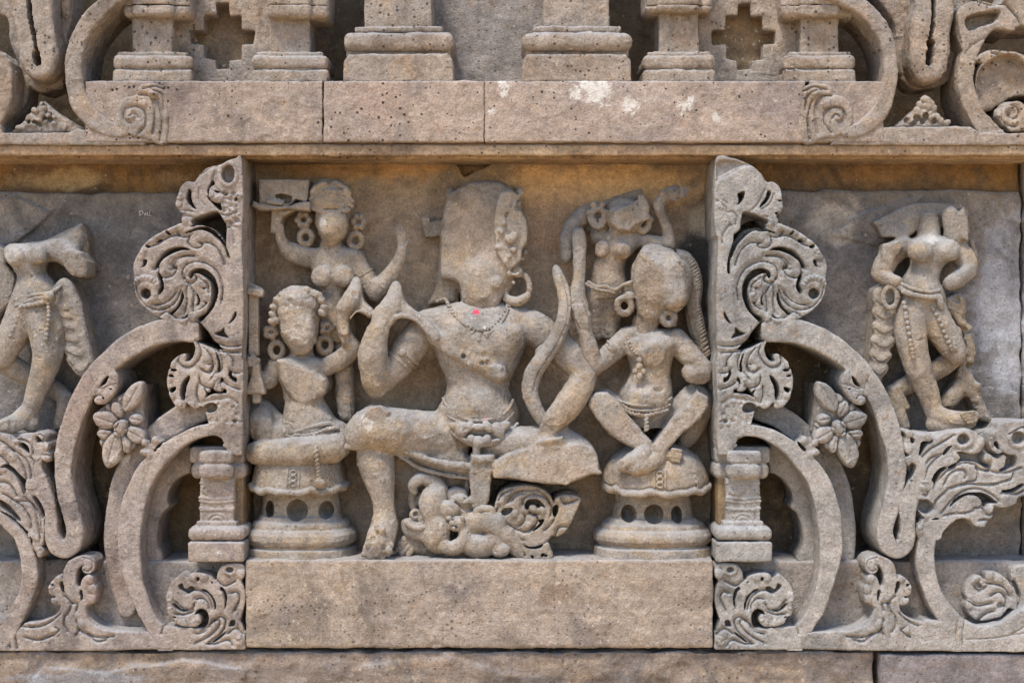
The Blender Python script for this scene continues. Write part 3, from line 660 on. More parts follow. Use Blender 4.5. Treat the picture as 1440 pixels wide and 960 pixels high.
    for q in ("430,370 480,375 540,345 590,340", "400,440 440,430 470,430"): r.groove(B(T6(q)), 2, 2.5)
    for (a, b_) in ((570, 265), (585, 330), (560, 400), (500, 440), (440, 475)): r.ball(*B(T6(f"{a},{b_}"))[0], 7, 2.5)
    r.groove(B([(127, 527), (132, 540), (136, 558)]), 1.2, 2.5)
    root = thing("arch_moulding", f"broad flat curved arch band on the {sx} ending in a hanging loop, beside the flower block", "carving", B([(90, 785)])[0][0], 785, 0)
    put(r.vol(8, 3), "arch_band", CM, root, rough=(.9, .4), chips=.35, seed=40 + side)
    # ---------------------------------------------------------------- trefoil arch
    r = Relief(*XR(140, 345), 560, 912, HF, 1.2)
    r.rib(B([(322, 607, 14), (300, 604, 9), (272, 610, 9), (246, 624, 10), (224, 643, 13), (204, 667, 15), (191, 695, 16), (184, 725, 17), (181, 755, 16.5), (182, 785, 15.5), (189, 820, 12), (200, 852, 11.5), (213, 876, 11), (226, 896, 15), (232, 905, 15)]))
    r.add(B(T4("860,0 905,20 890,120 865,165 820,186 770,170 748,148 765,120 750,90 700,40 640,0")))
    clv = T4("110,95 150,110 175,140 190,95 215,75 245,100 270,120 290,160 250,215 200,235 160,240 95,215 100,190 130,160 105,150")
    r.add(B(clv)); r.cut(B(T4("268,120 262,150 215,190 208,180 240,140")), to=60, r=1)
    for (a, b_) in ((130, 120), (115, 200), (160, 220), (220, 100)): r.ball(*B(T4(f"{a},{b_}"))[0], 6, 2.5)
    r.groove(B(T4("200,740 140,760 105,640 110,480 170,330 260,200")), 1.5, 1)
    for q in ("245,900 262,820 282,735", "305,905 305,830 322,750"): r.groove(B(T5(q)), 2, 4)
    r.groove(B([(154, 700), (150, 740), (156, 790)]), .1, 0)
    root = thing("trefoil_arch", f"inner carved arch on the {sx} curving over the small pillar with a dark trefoil opening", "carving", B([(182, 800)])[0][0], 905, 0)
    put(r.vol(4, 3), "front_band", CM, root, rough=(.9, .4), chips=.4, seed=44 + side)
    r = Relief(*XR(138, 310), 560, 870, 86 if side == 0 else 58, 1.5)
    if side == 0: r.rib([(312, 566, 14), (285, 572, 19), (258, 586, 19), (230, 603, 17)])
    r.rib(B([(280, 576, 16), (255, 586, 16), (228, 604, 16), (200, 630, 15), (180, 655, 14), (166, 690, 13), (160, 730, 13), (159, 770, 13), (166, 815, 13), (178, 855, 13)]))
    put(r.vol(-6, 4), "outer_band", CM, root, rough=(.9, .4), chips=.3, seed=46 + side)
    r = Relief(*XR(192, 275), 620, 795, 66, 1.5)
    cusp = [(190, 640), (225, 640), (266, 626), (268, 662), (262, 666), (248, 674), (238, 688), (235, 702), (238, 713), (228, 722), (222, 742), (221, 765), (227, 790), (190, 795)]
    r.add(B(cusp), n=4); r.F = np.where(r.F < -14, r.F, r.F)
    put(r.vol(-6, 4), "cusped_band", CM, root, rough=(.9, .4), chips=.3, seed=48 + side)
    # ---------------------------------------------------------------- pillar
    x0, x1 = XR(265, 345)
    v = Vol(x0 - 2, x1 + 2, 618, 796, 30, 122, 1.3)
    def bx(a, b_, y0, y1, h0, h1, rr=2, **k):
        a, b_ = XR(a, b_); v.box(a, b_, y0, y1, h0, h1, rr, **k)
    bx(266, 343, 628, 651, 30, 92, 5); bx(268, 345, 650, 674, 30, 94, 9); bx(279, 327, 634, 652, 60, 116, 5); bx(279, 327, 651, 674, 60, 118, 9)
    bx(281, 329, 672, 738, 40, 102, 2); bx(276, 333, 733, 744, 40, 106, 2); bx(263, 344, 741, 760, 40, 115, 8); bx(264, 343, 762, 790, 34, 116, 3)
    for yy in (699, 704, 714): v.chain([(*B([(281, yy)])[0], 102, 1.6), (*B([(305, yy + 2.5)])[0], 102, 1.8), (*B([(329, yy)])[0], 102, 1.6)], 1)
    for q in ((291, 687, 1), (318, 687, -1)):
        P = [(a, b_) for a, b_ in spiral(q[0], q[1], 6.5, 2, 90, 90 + 400 * q[2], 12)]
        v.chain([(*p, 102.5, 1.5) for p in B(P)], 1)
    v.chain([(*B([(281, 679)])[0], 102, 1.4), (*B([(329, 679)])[0], 102, 1.4)], 1)
    for rad in (11, 6): v.chain([(*p, 102, 1.5) for p in B([(305 + rad * math.cos(t) * 1.2, 733 - rad * math.sin(t)) for t in np.linspace(0, math.pi, 9)])], 1)
    v.chain([(*B([(283, 717)])[0], 102, 1.5), (*B([(327, 717)])[0], 102, 1.5)], 1)
    root = thing("pillar", f"small carved stone pillar with scroll capital at the {sx} of the niche", "pillar", B([(304, 790)])[0][0], 790, 60, "small pillars flanking the niche")
    put(v, "shaft", CM, root, rough=(.6, .35), chips=.4, seed=50 + side)
    # ---------------------------------------------------------------- flower on its pointed block
    v = Vol(*XR(125, 225), 530, 660, 0, 128, 1.3)
    loz = B(T6("430,545 560,450 700,350 820,330 830,480 850,600 840,700 790,800 690,880 520,960 475,950 455,820 440,700"))
    loz = B(T6("425,560 560,450 790,340 800,560 820,720 690,860 530,950 490,960 450,770"))
    v.prism(loz, -6, 96, 3, smooth=False)
    root = thing("flower_block", ("carved flower on a pointed block inside the left arch" if side == 0 else "carved flower on a pointed block inside the right arch"), "carving", B([(170, 600)])[0][0], 640, 0)
    put(v, "block", CM, root, rough=(.8, .4), chips=.4, seed=54 + side)
    fc = T6("620,690")[0]
    r = Relief(*XR(125, 225), 535, 660, 106, 1.1)
    pet = [(715, 440, 12, 22, 30), (500, 625, 18, 12, 18), (740, 740, 15, 11, 30), (550, 860, 13, 24, 15), (590, 540, 8, 12, -25), (740, 620, 10, 8, 10), (655, 810, 8, 13, -15), (495, 735, 11, 8, 5), (615, 480, 6, 9, 0), (770, 665, 6, 5, 0), (700, 820, 6, 8, 30), (525, 535, 5, 8, -40), (480, 800, 6, 8, 0)]
    pet = [(q[0], q[1], q[2] * 1.12, q[3] * 1.12, q[4]) for q in pet]
    for i, (a, b_, rx, ry, ro) in enumerate(pet[::-1]):
        x, y = B(T6(f"{a},{b_}"))[0]; ro = ro if side == 0 else -ro
        if ry < rx: rx, ry, ro = ry, rx, ro + 90
        q_ = math.radians(ro); P = []
        for t in np.linspace(0, 2 * math.pi, 14, endpoint=False):
            lx, ly = rx * math.sin(t) * abs(math.cos(t / 2) * math.sin(t / 2) * 2) ** .35, ry * math.cos(t)
            P.append((x + lx * math.cos(q_) - ly * math.sin(q_), y + lx * math.sin(q_) + ly * math.cos(q_)))
        r.add(P); r.cut(P, to=100 if i < 5 else 103, r=3); w_, d_ = r.polyd(r.W(P)); r.H[w_] = np.where(d_ < 0, (100 if i < 5 else 103), r.H[w_])
        r.dome(P, 7, 7); r.groove(P + [P[0]], 2.0, 3.2); r.groove([(x + ry * .75 * math.sin(q_), y - ry * .75 * math.cos(q_)), (x - ry * .75 * math.sin(q_), y + ry * .75 * math.cos(q_))], 1.8, 2.2)
    fx, fy = B([fc])[0]; P = circ(fx, fy, 10, 13, rot=20 if side == 0 else -25); r.add(P); r.dome(P, 8, 10); r.groove(P + [P[0]], 2.2, 4)
    P = circ(fx, fy, 5, 8, rot=20 if side == 0 else -25); r.groove(P + [P[0]], 1.5, 1.8)
    put(r.vol(86, 2), "flower", CM, root, rough=(.5, .35), chips=.4, seed=56 + side)
    # ---------------------------------------------------------------- lower leaf scroll
    r = Relief(*XR(228, 345), 788, 912, HF, 1.0)
    scr = T5("410,325 440,330 475,352 490,325 520,312 560,310 620,320 665,340 695,372 712,300 760,245 860,233 915,250 930,300 922,345 900,375 925,450 930,540 905,640 890,690 905,730 925,800 925,915 880,920 300,920 270,880 270,790 300,738 400,790 490,802 560,785 620,735 640,680 632,625 590,596 545,612 530,645 560,640 582,680 560,725 500,742 430,732 382,712 365,672 325,640 312,600 318,560 303,510 312,450 345,385")
    r.add(B(scr)); r.add(B([(232, 880), (345, 888), (345, 912), (232, 912)]), smooth=False)
    for q in ("398,410 430,395 440,420 460,440 500,415 528,440 480,478 430,460 405,440", "575,440 620,445 670,490 700,560 695,612 682,600 670,540 630,480 590,460", "735,420 765,440 785,500 780,570 762,605 765,540 750,470 725,450", "345,548 380,560 420,600 478,608 440,625 390,610 360,580",
              "540,345 565,345 562,378 540,372", "655,378 678,388 668,400", "795,735 812,690 850,690 845,735 812,745", "665,860 710,820 770,782 765,805 720,845 680,868", "350,655 385,655 378,672"):
        r.cut(B(T5(q)), to=94, r=1.6)
    for q in ("475,480 520,455 580,465 640,520 665,600", "545,525 590,520 630,560 640,600", "520,560 500,600 430,590 380,540", "600,770 700,690 720,730 640,810 540,860", "680,700 730,665 770,700 740,780 640,860", "820,480 862,470 880,520 840,610", "705,380 760,420 820,400 850,380", "370,640 440,650 510,630", "620,880 700,880 790,850 830,890", "790,800 850,760 910,800", "540,800 600,790 650,740"):
        P = B(T5(q)); r.step(P if side == 0 else P[::-1], 6, 3.4)
    x, y = B(T5("808,288"))[0]; r.ridge(circ(x, y, 8, 6) + [circ(x, y, 8, 6)[0]], 3, 2.5); r.dome(circ(x, y, 5, 4), -8, 2)
    for (a, b_) in ((325, 500), (330, 560), (345, 620), (380, 690), (440, 715), (540, 710), (570, 660), (520, 340), (600, 340), (870, 800), (890, 850), (840, 880), (900, 320)): r.ball(*B(T5(f"{a},{b_}"))[0], 7, 3)
    root = thing("leaf_scroll", f"coiled acanthus leaf carved under the {sx} small pillar", "carving", B([(290, 912)])[0][0], 910, 70)
    put(r.vol(66, 2), "leaf", CM, root, rough=(.4, .28), chips=.25, seed=60 + side)
    # ---------------------------------------------------------------- base palmette between the arches
    r = Relief(*XR(0 if side else -60, 236), 770, 912, HF, 1.1)
    base = T8("-500,700 -200,640 20,690 100,800 190,712 300,702 400,668 465,620 478,570 460,572 420,558 402,520 415,502 390,480 384,430 402,390 440,345 482,330 500,365 503,300 530,230 585,192 650,175 720,190 757,240 742,300 700,322 660,310 645,272 665,250 625,275 605,330 605,400 630,422 652,360 700,322 742,350 748,400 768,430 765,500 750,552 700,568 685,600 700,650 740,705 820,752 960,772 1300,800 1340,915 -500,915")
    r.add(B(base), n=3)
    for q in ("476,388 500,380 512,480 482,440", "630,456 650,450 658,500 645,540", "395,395 428,400 420,420", "405,500 440,498 430,512"): r.cut(B(T8(q)), to=80, r=1)
    for q in ("180,745 300,745 400,705 480,640", "690,600 715,690 790,745 960,775", "200,830 300,850 400,820 470,770 440,740", "560,560 610,560 600,610", "600,690 620,760 600,800", "510,650 500,720 530,780", "620,770 700,810 800,830 900,820", "690,800 760,860 840,850", "0,740 40,800 75,910", "40,700 100,780 130,910", "510,500 560,560 530,640"):
        P = B(T8(q)); r.step(P if side == 0 else P[::-1], 5, 3)
    for (a, b_) in ((400, 400), (400, 450), (420, 540), (470, 350), (720, 360), (745, 440), (740, 520), (440, 770), (640, 720)): r.ball(*B(T8(f"{a},{b_}"))[0], 7, 3)
    r.groove(B(T8("650,190 720,210 735,260 700,300 670,290")), 2, 3)
    root = thing("palmette", f"small curled palmette rising from the {sx} carved base strip below the hanging loop", "carving", B([(110, 912)])[0][0], 912, 70)
    put(r.vol(60, 3), "leaf", CM, root, rough=(.5, .3), chips=.35, seed=64 + side)

# ================================================================== THE CENTRAL GROUP
FM = M['figure']
random.seed(3)
def lumps(v, box_, h, n, r0, r1, k=2, sub=.4, sd=1):
    random.seed(sd)
    for i in range(n):
        x, y = random.uniform(box_[0], box_[1]), random.uniform(box_[2], box_[3]); r = random.uniform(r0, r1)
        v.ell(x, y, h + random.uniform(-2, 2), r, r * random.uniform(.6, 1.2), r * .7, random.uniform(0, 90), k, sub=random.random() < sub)
def hand(v, x, y, h, ang, L=13, wdt=10, curl=0, k=1.5):
    """palm, four fingers of unequal length and a thumb leaving its side; ang = direction of the fingers in the picture"""
    a = math.radians(ang); u = (math.cos(a), math.sin(a)); n = (-math.sin(a), math.cos(a))
    v.chain([(x, y, h, wdt * .42), (x + u[0] * L * .45, y + u[1] * L * .45, h + 1, wdt * .52)], 2, zs=.7)
    for i, f in enumerate((.86, 1, .95, .75)):
        o = (i - 1.5) * wdt * .27; bx_, by_ = x + u[0] * L * .55 + n[0] * o, y + u[1] * L * .55 + n[1] * o
        v.chain([(bx_, by_, h + 2, wdt * .15), (bx_ + u[0] * L * .35 * f, by_ + u[1] * L * .35 * f, h + 3 + curl, wdt * .14), (bx_ + u[0] * L * .68 * f, by_ + u[1] * L * .68 * f, h + 2 + curl * .4, wdt * .11)], .5)
    v.chain([(x + u[0] * L * .15 + n[0] * wdt * .45, y + u[1] * L * .15 + n[1] * wdt * .45, h + 2, wdt * .17), (x + u[0] * L * .5 + n[0] * wdt * .75, y + u[1] * L * .5 + n[1] * wdt * .75, h + 3, wdt * .13)], 1)
def ring(v, x, y, h, rx, ry, t, a0=0, a1=360, k=1, rot=0):
    P = []
    for a in np.linspace(a0, a1, 15):
        c, s_ = rx * math.cos(math.radians(a)), ry * math.sin(math.radians(a)); q = math.radians(rot)
        P.append((x + c * math.cos(q) - s_ * math.sin(q), y + c * math.sin(q) + s_ * math.cos(q), h, t))
    v.chain(P, k, smooth=False)
def band(v, x, y, h, r, dx, dy, t=2.2, bead_=False, zs=1.0):
    L = math.hypot(dx, dy); n = (-dy / L, dx / L)
    P = [(x + n[0] * r * math.sin(a), y + n[1] * r * math.sin(a), h + zs * r * math.cos(a)) for a in np.linspace(-1.5, 1.5, 11)]
    if bead_: v.bead(P, t, t * 1.7)
    else: v.chain([p + (t,) for p in P], .6)
def F(ox, oy, s):
    def f(t): return [((ox + float(q[0]) / s), (oy + float(q[1]) / s)) + tuple(float(z) for z in q[2:]) for q in (a.split(',') for a in t.split())]
    return f
A1, A2, A3, A4, A5, A6, A7, A8 = F(340, 230, 4), F(340, 390, 4), F(340, 580, 4), F(540, 230, 3.692), F(500, 400, 4), F(480, 560, 3.789), F(760, 240, 3.84), F(760, 450, 2.743)

# ------------------------------------------------------------------ the large headless-faced seated figure
root = thing("stone_figure", "large central seated stone figure with a sheared-off face and a pink dot on its neck", "statue", 640, 785, 40)
v = Vol(470, 860, 245, 800, -4, 112, 1.45)
v.loft([(426, 640, 716, 34, 26), (434, 606, 742, 36, 32), (447, 592, 756, 40, 36), (470, 602, 746, 46, 42), (490, 610, 738, 48, 42), (510, 618, 730, 48, 38), (530, 626, 720, 48, 34), (545, 629, 716, 48, 33), (560, 623, 721, 48, 36), (576, 615, 729, 48, 40), (592, 617, 728, 48, 38), (606, 628, 718, 48, 34), (622, 642, 704, 48, 26)], 4, p=2.3)
v.ell(645, 478, 70, 26, 20, 17, 10, 12); v.ell(708, 478, 70, 26, 20, 17, -10, 12); v.ell(672, 568, 62, 36, 24, 26, 0, 10)
v.loft([(392, 648, 716, 30, 24), (410, 650, 704, 34, 26), (432, 648, 706, 38, 26)], 4)
# arms
v.chain([(606, 456, 44, 23), (583, 480, 52, 22), (558, 513, 60, 19), (536, 540, 66, 15)], 5)
v.chain([(531, 548, 68, 14), (526, 530, 76, 18), (525, 500, 82, 20), (529, 474, 85, 17), (535, 456, 86, 13)], 3)
v.chain([(536, 450, 84, 13), (546, 438, 80, 15), (554, 420, 72, 10), (557, 400, 60, 5)], 4, zs=.8)
v.prism([(526, 474), (531, 448), (541, 428), (549, 408), (556, 396), (562, 402), (568, 422), (582, 436), (600, 448), (618, 470), (612, 480), (600, 468), (588, 454), (572, 446), (556, 446), (546, 454), (543, 474)], 30, 82, 5, 4, smooth=True, tilt=(.1, .25)); v.chain([(546, 456, 88, 2.2), (556, 446, 90, 2.6), (570, 444, 91, 2.4), (586, 451, 91, 2.6), (600, 465, 90, 2.8), (614, 480, 88, 3)], 2); v.chain([(524, 442, 76, 6), (512, 437, 74, 5)], 3)
v.chain([(606, 470, 80, 7), (630, 488, 84, 7), (655, 503, 85, 7), (680, 515, 85, 9), (703, 526, 80, 10)], 5, zs=.7); lumps(v, (640, 708, 497, 528), 88, 12, 2.5, 5, 3, .6, 33)
v.chain([(744, 458, 46, 23), (772, 476, 54, 22), (800, 500, 60, 21), (822, 523, 64, 17)], 5)
v.chain([(824, 526, 66, 16), (812, 550, 74, 19), (796, 572, 80, 18), (778, 592, 84, 15), (768, 606, 84, 9)], 4)
v.shave((779, 596, 96), (-.3, .4, 1), 34)
# lap and legs
lap = A6("5,262 30,170 80,95 135,50 200,50 300,70 420,95 520,110 620,240 700,320 800,330 930,270 1050,230 1190,140 1215,170 1290,230 1350,285 1385,400 1330,410 1200,462 1000,445 830,425 780,430 690,432 560,408 450,375 390,350 330,322 280,292 180,286 70,270")
v.prism(lap, 0, 78, 15, 6, smooth=True)
v.chain([(640, 612, 50, 28), (590, 610, 60, 31), (545, 605, 74, 30), (520, 604, 78, 26), (505, 612, 76, 20)], 8)
v.prism(A6("100,130 150,42 205,40 260,75 180,170 110,200"), 60, 106, 5, 3, tilt=(-.25, -.2))
v.chain([(690, 622, 60, 20), (730, 625, 64, 24), (775, 628, 64, 26), (815, 640, 64, 22)], 8)
v.prism(A6("800,345 880,300 1000,262 1110,255 1200,250 1290,240 1345,265 1368,310 1372,380 1390,400 1330,402 1200,462 1100,455 1000,440 890,425 812,425"), 30, 99, 4, 3, tilt=(.02, .18))
v.prism(A6("1000,262 1120,330 1160,345 1200,262 1180,200 1050,225"), 30, 92, 5, 4, tilt=(0, -.5))
# hem of the wrap across the lap
v.chain([(*p[:2], 84, 5) for p in A6("5,260 80,255 170,262 265,262 330,270 400,300 480,330 560,350 690,362")], 2)
v.chain([(*p[:2], 76, 3) for p in A6("265,275 350,330 420,372 520,400 600,415 690,425")], 2)
v.chain([(*p[:2], 80, 2) for p in A6("400,320 520,362 690,385")], 1)
v.chain([(*p[:2], 96, 1.2) for p in A6("290,80 310,170 270,250")], 1, sub=True)
v.chain([(*p[:2], 96, 1) for p in A6("180,170 240,230 330,190")], 1)
v.chain([(527, 640, 66, 27), (532, 668, 70, 22), (538, 698, 74, 16), (541, 722, 76, 13.5)], 3)
v.chain([(541, 722, 76, 15), (540, 740, 80, 18), (533, 762, 90, 19), (527, 780, 94, 13)], 3, zs=.9)
for i, (x, y) in enumerate(((512, 779), (520, 784), (529, 786), (538, 785), (546, 780))): v.chain([(x + 4, y - 14, 98, 4), (x, y, 100, 4.6 - .3 * i)], 1.5)
lumps(v, (515, 552, 738, 775), 103, 14, 3, 6, 1.5, .5, 3)
# the lower pendant of the wrap, and the folded foot behind
pend = A6("690,300 812,305 818,350 800,410 792,470 780,540 770,590 700,590 690,560 640,560 690,520 682,440")
v.prism(pend, 20, 92, 3, 2, smooth=False)
v.prism(A6("690,300 812,305 818,345 690,345"), 50, 97, 5, 3)
v.box(653, 660, 670, 702, 30, 62, 1)
v.chain([(560, 650, 20, 28), (580, 690, 18, 22), (570, 715, 16, 16)], 4)
v.chain([(600, 662, 30, 26), (640, 676, 30, 20)], 5)
put(v, "body", FM, root, rough=(1.4, .65), chips=.8, seed=70)
# head slab
v = Vol(588, 775, 245, 445, -4, 100, 1.45)
hd = A4("318,205 304,300 292,420 282,520 284,600 340,628 388,640 402,670 412,730 440,748 520,756 588,732 600,680 640,620 680,560 715,510 720,440 742,400 744,320 735,275 712,240 715,160 705,112 672,152 655,128 620,102 560,86 500,86 430,102 380,140 352,128 328,132")
v.prism(hd, -4, 26, 4, 0, smooth=True)
v.prism(A4("330,150 380,145 430,104 500,88 560,88 620,104 655,132 668,180 700,330 705,450 690,540 640,610 600,670 588,735 520,752 445,745 412,715 402,655 385,620 340,600 295,590 292,500 300,400 308,290 318,200"), 0, 54, 8, 8, smooth=True, tilt=(.1, .13))
v.chain(A4("640,620,62,1.2 560,640,66,1.2 520,560,64,1.2 540,430,62,1"), .5, sub=True)
v.prism(A4("580,230 600,150 660,140 705,160 712,240 740,300 742,400 715,440 712,500 650,560 620,520 590,470 570,350"), 20, 70, 3, 2, tilt=(-.1, .05))
lumps(v, (706, 736, 270, 385), 60, 34, 3, 9, 3, .5, 5); lumps(v, (722, 742, 290, 380), 50, 26, 2.5, 6, 2, .5, 55)
for (a, b_, c_, d_) in ((690, 150, 640, 260), (640, 260, 600, 330), (600, 330, 660, 420), (560, 560, 640, 520), (680, 470, 700, 380)): v.chain([(*A4(f"{a},{b_}")[0][:2], 68, 2), (*A4(f"{c_},{d_}")[0][:2], 66, 1)], 1, sub=True)
lumps(v, (690, 730, 300, 400), 72, 22, 3, 7, 2, .4, 6)
v.ell(694, 388, 44, 28, 40, 24, 0, 8); v.loft([(400, 655, 712, 46, 22), (418, 654, 704, 48, 22), (434, 656, 700, 46, 20)], 5)
v.prism(A4("198,282 235,275 240,300 298,290 298,372 215,380 205,340"), -4, 22, 2)
v.prism(A4("225,735 235,700 262,650 280,600 320,600 380,640 385,720 260,728"), -4, 24, 9, 8)
v.ell(664, 322, 44, 40, 62, 14, 0, 12); v.ell(676, 398, 56, 24, 34, 16, 0, 10)
put(v, "head", FM, root, rough=(1.2, .6), chips=.8, seed=72)
v = Vol(695, 760, 375, 440, 10, 90, 1.3)
ring(v, 727, 404, 56, 18, 21, 4.2, -110, 170, 1); v.chain([(712, 420, 60, 5), (728, 424, 62, 7), (742, 416, 60, 5)], 2); v.ell(708, 388, 58, 8, 6, 6)
put(v, "earring", FM, root, rough=(.4, .35), seed=73)
v = Vol(612, 735, 410, 475, 50, 105, 1.15)
n1 = A5("510,90 530,140 570,190 640,240 700,255 760,240 810,195 845,140 855,105"); n2 = A5("460,95 500,80 520,100 545,150 590,205 650,262 710,280 790,250 840,180 870,110")
def hb(x, y):                                       # height of the chest there
    return 88 - ((x - 675) / 70) ** 2 * 22 - max(0, (458 - y)) * .62
for P in (n1, n2): v.bead([(*p[:2], hb(*p[:2]) - .6) for p in P], 2.1, 3.4, 1)
for q in A5("640,285 690,300 740,290 700,330"): v.ell(q[0], q[1], hb(*q[:2]), 4, 5, 3)
put(v, "necklace", FM, root, rough=(.5, .7), chips=1, seed=74)
v = Vol(600, 745, 550, 640, 40, 110, 1.2)
def hw(x, y): return 47 + 40 * (1 - min(abs(x - 672) / 60, .93) ** 2.3) ** (1 / 2.3)
for P, t in ((A5("478,640 500,680 550,725 620,755 690,765 770,755 830,735 880,690 900,650"), 2.4), (A5("445,690 460,750 500,800 560,850 630,890 690,905"), 3.2), (A5("690,905 770,895 840,870 890,820 930,760 925,700"), 3.2), (A5("470,690 510,740 570,770 600,790"), 2.4), (A5("800,790 860,765 900,720"), 2.4)):
    v.chain([(672 + (p[0] - 672) * .93, p[1], hw(*p[:2]), t) for p in P if abs(p[0] - 672) < 58], .8)
v.rope([(*p[:2], hw(*p[:2]) + 2) for p in A5("455,720 480,780 530,820 590,865 650,885")], 2.6, 4.5); v.rope([(*p[:2], hw(*p[:2]) + 2) for p in A5("740,885 810,870 865,830 910,780")], 2.6, 4.5)
for (a, b_, rx, ry, ro) in ((600, 815, 9, 11, 30), (800, 815, 9, 11, -30), (690, 885, 9, 9, 0), (650, 870, 6, 7, 0), (740, 870, 6, 7, 0), (560, 800, 9, 6, 30), (840, 795, 9, 6, -30), (690, 800, 12, 5, 0), (635, 800, 6, 9, 40), (745, 800, 6, 9, -40)):
    v.ell(500 + a / 4, 400 + b_ / 4, hw(500 + a / 4, 0) + 2, rx, ry, 6, ro, 1)
for (a, b_) in ((615, 820), (720, 825)): v.ell(500 + a / 4, 400 + b_ / 4, 98, 5, 7, 7, 30, .5, sub=True)
v.chain([(670, 625, 88, 5), (670, 640, 86, 6)], 1)
v.ell(671, 577, 92, 2.5, 2.5, 2.5)
put(v, "belt", FM, root, rough=(.3, .35), seed=75)
v = Vol(535, 600, 472, 532, 30, 95, 1.1)
band(v, 571, 498, 56, 21.5, -48, 57, 2.2); band(v, 567, 503, 57, 21, -48, 57, 2, True); band(v, 562, 508, 58, 20.5, -48, 57, 2); v.ell(566, 496, 79, 5, 6, 4, 30, 1)
put(v, "armlet", FM, root, rough=(.3, .3), seed=76)
# curved bow-like object
v = Vol(730, 805, 370, 605, 20, 105, 1.3)
bow = [(782, 378, 52, 5), (785, 388, 60, 8), (792, 408, 70, 9), (795, 430, 78, 9.5), (791, 455, 84, 10), (780, 480, 86, 11), (764, 503, 85, 12), (750, 525, 82, 12), (745, 548, 80, 11.5), (752, 572, 80, 10.5), (763, 590, 80, 9)]
v.chain(bow, 1, zs=.9); v.chain([(p[0] + 5, p[1] + 1, p[2] + 8, 1.4) for p in bow[1:-2]], .8, sub=True)
v.chain([(762, 496, 70, 10), (790, 470, 56, 12)], 3)
o = put(v, "curved_bow", FM, None or thing("bow", "long curved stone bow held beside the central figure's right shoulder", "carved bow", 763, 595, 60), rough=(.6, .4), chips=.4, seed=77)

# ------------------------------------------------------------------ the crouching mount under the seat
root = thing("stone_animal", "small coiled mount with a curled snout carved beneath the central figure's knee", "animal statue", 640, 784, 60)
K1, K2 = F(550, 660, 6.857), F(680, 660, 6.857)
v = Vol(552, 775, 655, 795, -4, 110, 1.15)
def KC(q, k=1.5, **kw): v.chain(K1(q), k, **kw)
KC("225,215,72,5 205,160,74,6 250,105,72,8 330,90,68,9 415,130,62,13 440,210,66,15 410,300,74,17.5 395,385,80,16 420,470,80,14 450,560,82,17 430,650,80,19 480,715,78,15", 2)
KC("690,560,86,7 712,620,88,8.5 700,690,90,9.5 640,745,90,9.5 570,760,90,9 505,735,90,8.5 490,700,88,6", 2)
KC("720,470,80,6 745,440,82,4"); v.ell(550 + 640 / 6.857, 660 + 520 / 6.857, 88, 13, 10, 10, -20, 2); lumps(v, (632, 655, 728, 744), 94, 14, 2, 4.5, .8, .5, 41)
KC("520,420,80,11 540,380,82,12 600,390,80,11", 2); KC("690,400,74,10 740,440,74,10", 3); v.ell(550 + 560 / 6.857, 660 + 470 / 6.857, 90, 5, 3.5, 5, 10, .8)
KC("345,190,72,3.4 300,270,76,3.6 310,370,84,3.8 350,450,88,3.8 350,530,88,3.8 270,565,86,4 190,540,82,4.2 150,500,78,4.2", .7)
KC("320,200,66,2.6 280,300,70,2.8 300,400,78,2.8 325,480,80,2.8 300,535,80,2.8 220,520,76,3", .6)
v.chain(K1("165,530,66,10 200,590,68,12 280,600,72,13 340,620,74,13"), 2)
v.ell(550 + 235 / 6.857, 660 + 440 / 6.857, 66, 9, 10, 9, 0, 1); v.ell(550 + 235 / 6.857, 660 + 430 / 6.857, 74, 3.6, 3.6, 8, 0, .8, sub=True); v.ell(550 + 300 / 6.857, 660 + 480 / 6.857, 68, 6, 7, 8, 0, 1)
KC("205,240,54,6 210,320,54,6 225,380,56,5", 2); KC("285,250,56,4 260,330,56,4", 1)
v.ell(550 + 300 / 6.857, 660 + 165 / 6.857, 78, 4.5, 3.5, 12, 20, 1, sub=True)
for q in ("480,640 500,690 520,740", "430,560 470,600 520,610", "500,480 520,500 560,500"): v.chain([(*p[:2], 100, 1.5) for p in K1(q)], .8, sub=True)
# rolled leaf beside the pendant
KC("560,270,64,9 620,230,64,9 690,240,66,8", 2); KC("610,300,74,7 680,290,76,8 740,330,76,7 780,350,74,5", 1.5); v.chain([(*p[:2], 82, 2.6) for p in K1("620,325 670,370 730,390 775,365")], .8, sub=True)
v.ell(550 + 713 / 6.857, 660 + 285 / 6.857, 84, 2.4, 2.4, 4, 0, .5, sub=True)
# flank, haunch and hind leg
v.chain([(*p[:2], h, r_) for p, h, r_ in zip(K1("740,560 860,490 1000,520") + K2("120,570 240,650 330,760 400,830"), (76, 82, 84, 84, 82, 78, 74), (13, 16, 15, 13, 13, 12, 9))], 3)
v.chain([(*p[:2], 84, r_) for p, r_ in zip(K1("720,700 800,730 870,740 940,720"), (12, 16, 17, 12))], 3); v.chain([(*p[:2], 86, r_) for p, r_ in zip(K1("960,660 1000,690 1030,750"), (9, 11, 10))], 3)
v.ell(550 + 1060 / 6.857, 660 + 780 / 6.857, 92, 12, 9, 8, -10, 2); v.chain([(*p[:2], 98, 1.5) for p in K1("1010,720 980,750 1010,800")], .8, sub=True); v.chain([(*p[:2], 94, 1.4) for p in K1("740,610 850,600 900,630 940,600 1000,620")], .8, sub=True)
v.ell(550 + 900 / 6.857, 660 + 390 / 6.857, 88, 15, 8, 8, 0, 4); v.chain([(*p[:2], 95, 1.2) for p in K1("830,410 870,420 900,405 960,410")], .8, sub=True)
v.chain([(*p[:2], 66, r_) for p, r_ in zip(K1("500,800 560,800 640,780 720,790"), (5, 8, 10, 8))], 2)
